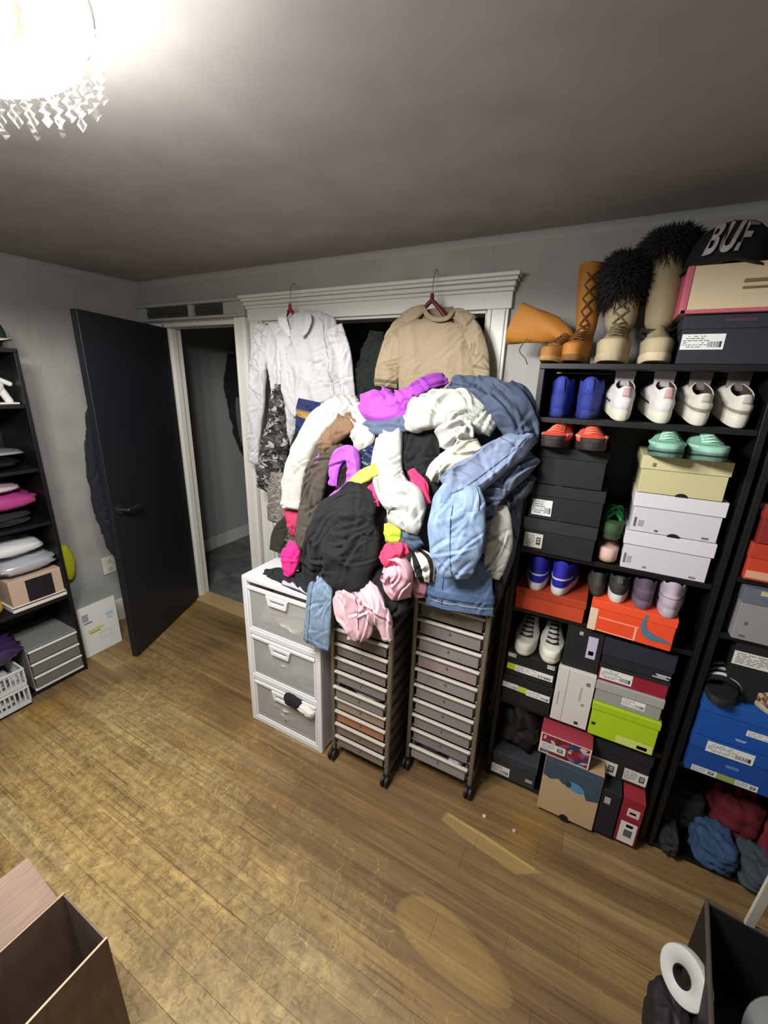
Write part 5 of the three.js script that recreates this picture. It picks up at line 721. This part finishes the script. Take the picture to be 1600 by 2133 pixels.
garment('hot_pink_blouse', 'hot pink top wrapped behind the white leggings', 'top', [
  ['side', 0xe23a6e, 'knit', [[2.176, 1.348, 0.58, 0.018, 0.018], [2.163, 1.301, 0.61, 0.036, 0.024], [2.171, 1.256, 0.63, 0.027, 0.02]], { amp: 0.007, seed: 17 }],
  ['side', 0xe23a6e, 'knit', [[2.293, 1.398, 0.57, 0.014, 0.016], [2.343, 1.349, 0.6, 0.029, 0.02], [2.384, 1.298, 0.62, 0.013, 0.016]], { amp: 0.006, seed: 22 }]]);
garment('black_cardigan', 'black cardigan hanging beside the white leggings under the cream hoodie', 'cardigan', [
  ['body', 0x111214, 'knit', [[2.256, 1.541, 0.46, 0.062, 0.03], [2.286, 1.475, 0.49, 0.079, 0.035], [2.328, 1.386, 0.53, 0.067, 0.035], [2.383, 1.31, 0.56, 0.028, 0.025]], { amp: 0.008, seed: 20 }]]);
garment('black_hoodie', 'large black hoodie draped over the front of the white tower', 'hoodie', [
  ['body', 0x17191d, 'knit', [[2.153, 1.316, 0.6, 0.047, 0.03], [2.114, 1.268, 0.64, 0.09, 0.05], [2.084, 1.188, 0.68, 0.141, 0.06], [2.082, 1.101, 0.71, 0.152, 0.065], [2.076, 1.014, 0.72, 0.136, 0.06], [2.058, 0.952, 0.715, 0.094, 0.045]], { amp: 0.012, freq: 24, cross: 0.28, seed: 23 }],
  ['sleeve', 0x15171b, 'knit', [[1.964, 1.165, 0.68, 0.041, 0.04], [1.953, 1.052, 0.71, 0.049, 0.045], [1.958, 0.942, 0.72, 0.046, 0.04], [1.988, 0.914, 0.72, 0.031, 0.03]], { amp: 0.009, seed: 28 }]]);
garment('magenta_blouse', 'bright magenta lump of cloth at the left foot of the heap', 'top', [
  ['cloth', 0xe22b86, 'knit', [[1.755, 1.018, 0.6, 0.025, 0.025], [1.761, 0.957, 0.63, 0.046, 0.035], [1.765, 0.901, 0.65, 0.034, 0.025], [1.757, 0.873, 0.655, 0.017, 0.016]], { amp: 0.009, freq: 90, seed: 26 }]]);
garment('dark_green_blouse', 'dark green black cloth lying on the white tower top', 'top', [
  ['cloth', 0x15201d, 'knit', [[1.55, 0.817, 0.6, 0.018, 0.012], [1.674, 0.847, 0.62, 0.035, 0.02], [1.816, 0.854, 0.64, 0.046, 0.028], [1.902, 0.852, 0.65, 0.045, 0.03]], { amp: 0.006, hint: [0, 1, 0.5], seed: 29 }]]);
garment('lilac_white_cloth', 'thin pale cloth under the dark green one on the white tower', 'cloth', [
  ['cloth', 0xb9b4c6, 'knit', [[1.736, 0.842, 0.665, 0.011, 0.008], [1.831, 0.851, 0.675, 0.014, 0.009], [1.912, 0.839, 0.68, 0.012, 0.009]], { amp: 0.003, hint: [0, 1, 0.6], seed: 32 }]]);
garment('lime_socks', 'lime yellow cloth below the white leggings', 'socks', [
  ['cloth', 0xb9d043, 'knit', [[2.257, 1.218, 0.66, 0.023, 0.02], [2.277, 1.187, 0.675, 0.034, 0.024], [2.275, 1.147, 0.68, 0.024, 0.02]], { amp: 0.007, seed: 35 }]]);
garment('slate_denim_strip', 'slate blue denim scrap right of the lime cloth', 'jeans', [
  ['leg', 0x5f7690, 'denim', [[2.32, 1.224, 0.65, 0.02, 0.016], [2.345, 1.183, 0.665, 0.029, 0.02], [2.376, 1.146, 0.665, 0.025, 0.02]], { amp: 0.005, seed: 38 }]]);
garment('coral_pink_blouse', 'coral pink crumpled top above the pale pink shirt', 'top', [
  ['body', 0xdd4068, 'knit', [[2.338, 1.139, 0.67, 0.02, 0.02], [2.294, 1.12, 0.695, 0.045, 0.03], [2.252, 1.076, 0.705, 0.024, 0.022]], { amp: 0.009, freq: 80, seed: 41 }]]);
garment('pale_pink_sweater', 'pale pink sweater bunched under the coral pink top', 'sweater', [
  ['body', 0xd8a8b6, 'knit', [[2.26, 1.061, 0.7, 0.024, 0.025], [2.305, 1.055, 0.705, 0.062, 0.04], [2.317, 0.999, 0.7, 0.056, 0.036], [2.334, 0.944, 0.69, 0.035, 0.024]], { amp: 0.01, freq: 60, seed: 3 }]]);
garment('striped_blouse', 'black and cream striped top left of the light blue jeans', 'top', [
  ['body', stripes, 'x', [[2.343, 1.133, 0.64, 0.017, 0.02], [2.388, 1.082, 0.65, 0.048, 0.026], [2.404, 1.011, 0.64, 0.031, 0.02]], { amp: 0.006, seed: 6 }]]);
garment('rose_blouse', 'dusty rose cloth below the striped top', 'top', [
  ['body', 0xc58a9c, 'knit', [[2.349, 1.025, 0.63, 0.025, 0.02], [2.375, 0.984, 0.64, 0.032, 0.024], [2.381, 0.935, 0.63, 0.018, 0.018]], { amp: 0.006, seed: 9 }]]);
garment('black_tee', 'black tee shirt behind the pale pink shirt sleeve', 'shirt', [
  ['body', 0x101113, 'knit', [[2.189, 1.005, 0.68, 0.055, 0.03], [2.257, 0.968, 0.69, 0.064, 0.035], [2.304, 0.911, 0.69, 0.054, 0.03], [2.325, 0.873, 0.69, 0.036, 0.02]], { amp: 0.008, seed: 12 }]]);
garment('pale_blue_trousers', 'pale blue trouser leg hanging over the right edge of the tower', 'trousers', [
  ['leg', 0x9ab4d0, 'denim', [[2.004, 0.973, 0.715, 0.034, 0.018], [1.999, 0.917, 0.735, 0.055, 0.02], [1.988, 0.798, 0.74, 0.06, 0.02], [1.978, 0.682, 0.74, 0.062, 0.018], [1.97, 0.641, 0.738, 0.06, 0.014]], { amp: 0.005, freq: 34, cross: 0.2, ragged: 0.04, seams: [['side_seam', 0x5f7d9e, [1.1, 0.1, 1]]], bands: [['hem', 0x6b89a8, 'denim', [0.95, 1, 0.002]]], seed: 15 }]]);
garment('pale_pink_shirt', 'pale pink shirt hanging over the front of the left cart', 'shirt', [
  ['body', 0xdfbac4, 'knit', [[2.098, 0.97, 0.7, 0.048, 0.02], [2.136, 0.93, 0.725, 0.084, 0.03], [2.156, 0.858, 0.735, 0.088, 0.032], [2.165, 0.792, 0.735, 0.07, 0.028], [2.153, 0.724, 0.73, 0.026, 0.016]], { amp: 0.009, freq: 44, seams: [['placket', 0x8f5f70, [1.75, 0.05, 0.7]]], seed: 18 }],
  ['sleeve', 0xe2bfc9, 'knit', [[2.168, 0.985, 0.715, 0.032, 0.022], [2.232, 0.942, 0.735, 0.041, 0.026], [2.274, 0.875, 0.735, 0.037, 0.025], [2.294, 0.811, 0.73, 0.025, 0.02], [2.3, 0.775, 0.728, 0.018, 0.016]], { amp: 0.006, bands: [['cuff', 0xd8b2be, 'rib', [0.92, 1, 0.002]]], seed: 23 }]]);
garment('purple_blouse', 'bright purple top crumpled on the crest of the heap', 'top', [
  ['body', 0xb04fc4, 'knit', [[1.984, 1.618, 0.42, 0.031, 0.03], [2.048, 1.614, 0.44, 0.065, 0.045], [2.145, 1.605, 0.46, 0.067, 0.045], [2.205, 1.64, 0.44, 0.048, 0.04], [2.255, 1.689, 0.4, 0.036, 0.03]], { amp: 0.01, freq: 60, hint: [0, 0.6, 1], seed: 21 }],
  ['sleeve', 0x8f3aa8, 'knit', [[2.193, 1.625, 0.455, 0.026, 0.02], [2.239, 1.676, 0.44, 0.029, 0.025], [2.283, 1.707, 0.4, 0.032, 0.025], [2.324, 1.72, 0.36, 0.025, 0.02]], { amp: 0.007, hint: [0, 0.6, 1], seed: 26 }]]);
garment('slate_blouse', 'slate blue cloth rolled under the purple top', 'top', [
  ['body', 0x56627a, 'knit', [[2.023, 1.546, 0.46, 0.019, 0.02], [2.111, 1.532, 0.49, 0.032, 0.026], [2.198, 1.547, 0.5, 0.032, 0.026], [2.276, 1.566, 0.5, 0.025, 0.02], [2.318, 1.579, 0.49, 0.016, 0.016]], { amp: 0.006, hint: [0, 0.6, 1], seed: 24 }]]);
garment('cream_hoodie', 'cream white hoodie sleeve with ribbed cuff near the crest', 'hoodie', [
  ['sleeve', 0xbcbeb7, 'knit', [[2.232, 1.581, 0.5, 0.05, 0.035], [2.275, 1.591, 0.51, 0.059, 0.045], [2.347, 1.614, 0.5, 0.068, 0.055], [2.42, 1.618, 0.48, 0.067, 0.055], [2.495, 1.582, 0.46, 0.047, 0.045], [2.546, 1.553, 0.45, 0.03, 0.035]], { amp: 0.009, freq: 40, hint: [0, 0.5, 1], bands: [['cuff', 0xd2d4cc, 'rib', [0.02, 0.16, 0.005]]], seed: 27 }]]);
garment('dark_blue_jeans', 'dark blue jeans slung over the top right of the heap', 'jeans', [
  ['leg', 0x53637c, 'denim', [[2.328, 1.7, 0.34, 0.026, 0.03], [2.417, 1.692, 0.38, 0.046, 0.04], [2.507, 1.669, 0.41, 0.061, 0.05], [2.583, 1.628, 0.43, 0.072, 0.055], [2.63, 1.566, 0.43, 0.062, 0.05], [2.658, 1.502, 0.42, 0.04, 0.04]], { amp: 0.013, freq: 64, cross: 0.25, hint: [0.1, 0.6, 1], seams: [['inseam', 0x2c3a50, [1.3, 0.05, 0.95]]], seed: 30 }],
  ['waistband', 0x39475c, 'denim', [[2.56, 1.706, 0.38, 0.02, 0.022], [2.611, 1.666, 0.39, 0.033, 0.024], [2.649, 1.605, 0.39, 0.03, 0.022], [2.661, 1.557, 0.39, 0.017, 0.018]], { amp: 0.005, seed: 35 }]]);
garment('grey_white_blouse', 'pale grey crumpled top below the cream hoodie', 'top', [
  ['body', 0xb5b6b2, 'knit', [[2.37, 1.513, 0.53, 0.031, 0.03], [2.405, 1.528, 0.54, 0.05, 0.036], [2.449, 1.541, 0.53, 0.049, 0.036], [2.489, 1.533, 0.51, 0.03, 0.03]], { amp: 0.011, freq: 70, seed: 33 }]]);
garment('ivory_blouse', 'ivory cloth spilling left above the light blue jeans', 'top', [
  ['body', 0xc6c5b4, 'knit', [[2.374, 1.378, 0.58, 0.027, 0.02], [2.396, 1.421, 0.58, 0.03, 0.024], [2.435, 1.457, 0.57, 0.033, 0.026], [2.48, 1.485, 0.56, 0.032, 0.026], [2.522, 1.51, 0.53, 0.023, 0.022]], { amp: 0.008, freq: 70, seed: 36 }]]);
garment('light_blue_jeans', 'light blue jeans folded over with one leg hanging down in front', 'jeans', [
  ['hip', 0x98a9c8, 'denim', [[2.662, 1.545, 0.44, 0.039, 0.035], [2.616, 1.499, 0.5, 0.051, 0.04], [2.558, 1.447, 0.55, 0.058, 0.045], [2.504, 1.396, 0.6, 0.061, 0.045], [2.459, 1.355, 0.63, 0.058, 0.04]], { amp: 0.012, freq: 70, cross: 0.2, hint: [0, 0.4, 1], seams: [['side_seam', 0x5a7094, [1.9, 0.05, 0.95]]], seed: 39 }],
  ['leg', 0xa3c0e4, 'denim', [[2.496, 1.39, 0.615, 0.061, 0.03], [2.503, 1.326, 0.655, 0.088, 0.036], [2.509, 1.25, 0.675, 0.095, 0.038], [2.515, 1.17, 0.685, 0.086, 0.036], [2.521, 1.105, 0.685, 0.064, 0.028], [2.525, 1.073, 0.68, 0.042, 0.02]], { amp: 0.006, freq: 24, cross: 0.3, ragged: 0.06, seams: [['inseam', 0x5f7ea8, [1.5, 0.25, 1]]], bands: [['pocket', 0xadc8ea, 'denim', [0.05, 0.3, 0.005, 1.7, 2.4, 14, 8]], ['fly_patch', 0x9ab6dc, 'denim', [0, 0.25, 0.003, 1, 1.4, 12, 8]]], seed: 3 }]]);
garment('mid_blue_jeans', 'grey blue jeans curling round the right side of the heap', 'jeans', [
  ['leg', 0x7f8fac, 'denim', [[2.677, 1.479, 0.42, 0.04, 0.03], [2.639, 1.432, 0.47, 0.049, 0.036], [2.596, 1.383, 0.51, 0.049, 0.036], [2.572, 1.312, 0.55, 0.039, 0.034], [2.57, 1.23, 0.57, 0.026, 0.028], [2.573, 1.141, 0.57, 0.017, 0.02]], { amp: 0.009, freq: 50, seed: 1 }]]);
garment('grey_jeans', 'worn grey jeans leg under the blue ones at right', 'jeans', [
  ['leg', 0x59616f, 'denim', [[2.673, 1.411, 0.42, 0.037, 0.028], [2.644, 1.355, 0.45, 0.044, 0.032], [2.61, 1.318, 0.48, 0.041, 0.03], [2.59, 1.284, 0.51, 0.027, 0.026]], { amp: 0.009, freq: 60, seed: 4 }]]);
garment('white_sweatshirt', 'white sleeve hanging at the right end of the heap beside the shelf', 'sweatshirt', [
  ['sleeve', 0xcccdc8, 'knit', [[2.603, 1.301, 0.5, 0.03, 0.028], [2.615, 1.253, 0.53, 0.043, 0.034], [2.628, 1.182, 0.55, 0.047, 0.036], [2.625, 1.109, 0.56, 0.04, 0.032], [2.615, 1.049, 0.56, 0.029, 0.024]], { amp: 0.006, freq: 40, bands: [['cuff', 0xd4d4ce, 'rib', [0.86, 1, 0.003]]], seed: 7 }]]);
garment('black_sleeve_blouse', 'black sleeve end below the white sleeve at the right', 'top', [
  ['sleeve', 0x15161c, 'knit', [[2.623, 1.049, 0.54, 0.028, 0.02], [2.635, 0.999, 0.55, 0.029, 0.02], [2.629, 0.935, 0.55, 0.017, 0.016]], { amp: 0.005, seed: 10 }]]);
garment('denim_skirt', 'blue denim skirt hem hanging over the right cart', 'skirt', [
  ['body', 0x7490b8, 'denim', [[2.505, 1.103, 0.585, 0.1, 0.03], [2.515, 1.046, 0.6, 0.113, 0.032], [2.519, 0.972, 0.605, 0.122, 0.032], [2.521, 0.904, 0.6, 0.125, 0.024]], { amp: 0.006, freq: 22, cross: 0.2, ragged: 0.03, bands: [['hem', 0x5a759c, 'denim', [0.93, 1, 0.002]], ['waistband', 0x6684ad, 'denim', [0.55, 0.74, 0.004]], ['stitch_line', 0xb9c6d8, 'denim', [0.8, 0.825, 0.0015]]], seams: [['side_seam', 0x45608a, [1.2, 0.05, 1]]], seed: 13 }]]);
// ---------------------------------------------------------------- hangers
function hanger(label, x, y, span, hex, z = 0.092) {
  const t = thing('clothes_hanger', label, 'hanger', [x, y, z]), m = M(hex, 0.5);
  part('shoulder_bar', [tube([[-span, -0.115, 0], [-span * 0.55, -0.078, 0.004], [-span * 0.12, -0.012, 0.006], [0, 0, 0.006], [span * 0.12, -0.012, 0.006], [span * 0.55, -0.078, 0.004], [span, -0.115, 0]], 0.009, 40, 10), tube([[-span, -0.115, 0], [0, -0.12, 0], [span, -0.115, 0]], 0.006, 30, 8)], m, t);
  part('neck', cyl(0.01, 0.007, 0.03, 0, 0.0, 0.006, 14), m, t);
  part('hook', tube([[0, 0.024, 0.006], [0, 0.07, 0.002], [0, 0.128 - (y - 2.02), -0.012], [0, 0.142 - (y - 2.02), -0.03], [0, 0.13 - (y - 2.02), -0.052]].map((p) => [p[0], p[1], p[2]]), 0.002, 30, 8), M(0xb9b4ae, 0.3, { metalness: 0.9 }), t);
  return t;
}
hanger('red hanger holding the white button shirt', 1.367, 2.035, 0.14, 0x8e1428, 0.1);
hanger('dark red hanger holding the beige tee shirt', 2.142, 2.035, 0.15, 0x5e1020, 0.1);

// ---------------------------------------------------------------- clothes behind the door and in the hallway
garment('navy_coat', 'dark navy coat hanging behind the open door, bulging past its edge', 'coat', [
  ['body', 0x10111f, 'knit', [[0.455, 1.62, 0.60, 0.05, 0.03], [0.44, 1.45, 0.615, 0.09, 0.04], [0.425, 1.2, 0.62, 0.13, 0.045], [0.43, 1.0, 0.62, 0.14, 0.045], [0.435, 0.80, 0.61, 0.12, 0.04], [0.44, 0.64, 0.60, 0.075, 0.035]], { hint: [0.9, 0.1, -0.4], amp: 0.006, ragged: 0.06, freq: 40, seed: 7 }]]);
garment('dark_robe', 'dark robe hanging on the hallway wall beyond the doorway', 'robe', [
  ['body', 0x1d1c1f, 'knit', [[-0.16, 1.92, -1.1, 0.22, 0.05], [-0.13, 1.6, -1.1, 0.3, 0.06], [0.0, 1.2, -1.1, 0.34, 0.06], [0.14, 0.85, -1.1, 0.25, 0.06], [0.22, 0.62, -1.1, 0.1, 0.05]], { hint: [0.3, 0, 1], amp: 0.014, freq: 34, seed: 9, cross: 0.2 }]]);
garment('grey_towel', 'narrow grey cloth hanging beside the dark robe in the hallway', 'cloth', [
  ['cloth', 0x6b6870, 'knit', [[-0.235, 1.52, -1.0, 0.02, 0.02], [-0.23, 1.35, -1.0, 0.032, 0.025], [-0.2, 1.15, -1.0, 0.035, 0.025], [-0.15, 0.98, -1.0, 0.02, 0.02]], { hint: [0.3, 0, 1], amp: 0.005, seed: 3 }]]);

// ---------------------------------------------------------------- foreground
{
  const x0 = 1.838, x1 = 2.032, z0 = 1.652, z1 = 2.15, h = 0.4, t = thing('open_carton', 'open brown cardboard carton at the bottom left corner of the photo', 'box', [(x0 + x1) / 2, 0, (z0 + z1) / 2]);
  const w = x1 - x0, d = z1 - z0, kraft = M(0x8a705c, 0.85), inner = M(0x8d7a68, 0.9);
  const grainy = pixelTexture(128, 128, (x, y) => { const v = 215 + 26 * (noise(x / 2, y / 14) - 0.5) + 20 * (noise(x / 20, y / 20, 4) - 0.5); return [v, v, v]; }); kraft.map = inner.map = grainy;
  part('side_wall', bx(0.005, h, d, w / 2 - 0.0025, 0, 0, 0.001), kraft, t); part('side_wall', bx(0.005, h, d, -w / 2 + 0.0025, 0, 0, 0.001), kraft, t);
  part('end_wall', bx(w - 0.012, h, 0.005, 0, 0, -d / 2 + 0.003, 0.001), inner, t); part('end_wall', bx(w - 0.012, h, 0.005, 0, 0, d / 2 - 0.003, 0.001), inner, t); part('bottom', bx(w - 0.012, 0.005, d - 0.012, 0, 0, 0, 0.001), inner, t);
  const f = part('flap', bx(0.142, 0.005, d - 0.02, -0.071, 0, 0.006, 0.001), M(0xa98f7c, 0.8, { map: grainy }), t); f.position.set(-w / 2, h - 0.002, 0); f.rotation.z = -0.37;
  part('edge_strip', bx(0.0054, 0.0022, d, w / 2 - 0.0025, h, 0, 0.0006), M(0xc8ad94, 0.8), t); part('edge_strip', bx(0.0054, 0.0022, d, -w / 2 + 0.0025, h, 0, 0.0006), M(0xb49a84, 0.8), t);
}
{ const g = softBlock(0.34, 0.22, 0.42, 55, 0.22); g.translate(0.98, 0.001, 1.86); solo('black_sack', g, M(0x0e0e12, 0.75), 'black sack on the floor at the left photo edge behind the carton', 'bag'); }
{
  const t = thing('storage_tote', 'black open storage tote at the bottom right corner of the photo', 'tote', [3.565, 0, 0.99], -0.12), m = M(0x111114, 0.6), w = 0.44, d = 0.42, h = 0.30;
  part('side_panel', bx(0.008, h, d, -w / 2, 0, 0, 0.003), m, t); part('side_panel', bx(0.008, h, d, w / 2, 0, 0, 0.003), m, t); part('end_panel', bx(w - 0.01, h, 0.008, 0, 0, -d / 2 + 0.004, 0.003), m, t); part('end_panel', bx(w - 0.01, h, 0.008, 0, 0, d / 2 - 0.004, 0.003), m, t); part('bottom', bx(w - 0.01, 0.006, d - 0.01, 0, 0, 0, 0.002), m, t);
  part('rim', [tube([[-w / 2, h, -d / 2], [-w / 2, h - 0.004, d / 2]], 0.006, 16, 8), tube([[-w / 2, h, -d / 2], [w / 2, h, -d / 2]], 0.005, 16, 8)], M(0x4a443e, 0.35), t);
}
{
  const t = thing('round_dish', 'rounded light grey dish standing inside the black tote', 'dish', [3.575, 0.012, 1.0], 0.5);
  part('dish', new THREE.LatheGeometry([[0, 0], [0.12, 0.004], [0.15, 0.02], [0.156, 0.036], [0.15, 0.038], [0.12, 0.016], [0, 0.012]].map((p) => new THREE.Vector2(...p)), 48).rotateZ(1.25).translate(0.0, 0.16, 0), M(0x8e9090, 0.45), t); part('knob', new THREE.SphereGeometry(0.02, 20, 14).translate(0.02, 0.16, 0), M(0x6f7172, 0.4), t);
}
{
  const t = thing('white_stick', 'white flat stick leaning at the lower right photo edge', 'stick', [3.49, 0, 0.70]), q = new THREE.Quaternion().setFromUnitVectors(V(0, 1, 0), V(-0.07, 0.85, 0.19).normalize());
  part('stick', bx(0.024, 0.86, 0.01, 0, 0.006, 0, 0.003).applyQuaternion(q), M(0xc4c0b2, 0.5), t); part('end_cap', bx(0.026, 0.014, 0.012, 0, 0.002, 0, 0.003).applyQuaternion(q), M(0xa8a498, 0.5), t);
}
{
  const t = thing('tape_roll', 'white round roll with a dark hole leaning on the black tote', 'roll', [3.318, 0.215, 0.925], 0.0);
  const roll = new THREE.LatheGeometry([[0.024, -0.014], [0.06, -0.014], [0.064, -0.01], [0.064, 0.01], [0.06, 0.014], [0.024, 0.014], [0.024, -0.014]].map((p) => new THREE.Vector2(...p)), 56), core = new THREE.LatheGeometry([[0.02, -0.0145], [0.025, -0.0145], [0.025, 0.0145], [0.02, 0.0145], [0.02, -0.0145]].map((p) => new THREE.Vector2(...p)), 40);
  const tilt = (g) => g.applyQuaternion(new THREE.Quaternion().setFromUnitVectors(V(0, 1, 0), V(-0.737, 0.366, 0.568))); part('roll', tilt(roll), M(0xc9cac8, 0.6), t); part('core', tilt(core), M(0x231f1a, 0.8), t);
}
solo('shoe_bag', softBlock(0.1, 0.155, 0.17, 61, 0.2).translate(3.3, 0.001, 0.985), M(0x1d171c, 0.7), 'dark cloth bag under the white roll at the lower right', 'bag');
for (const [x, z, c, lb] of [[2.71, 0.60, 0xcfc4b4, 'pale crumb of paper on the floor in front of the right cart'], [2.83, 0.60, 0xd89a94, 'pinkish crumb of paper on the floor near the cardboard box']]) solo('paper_crumb', softBlock(0.014, 0.008, 0.012, x * 9, 0.3).translate(x, 0, z), M(c, 0.9), lb, 'paper scrap');
renderer.render(scene, camera);
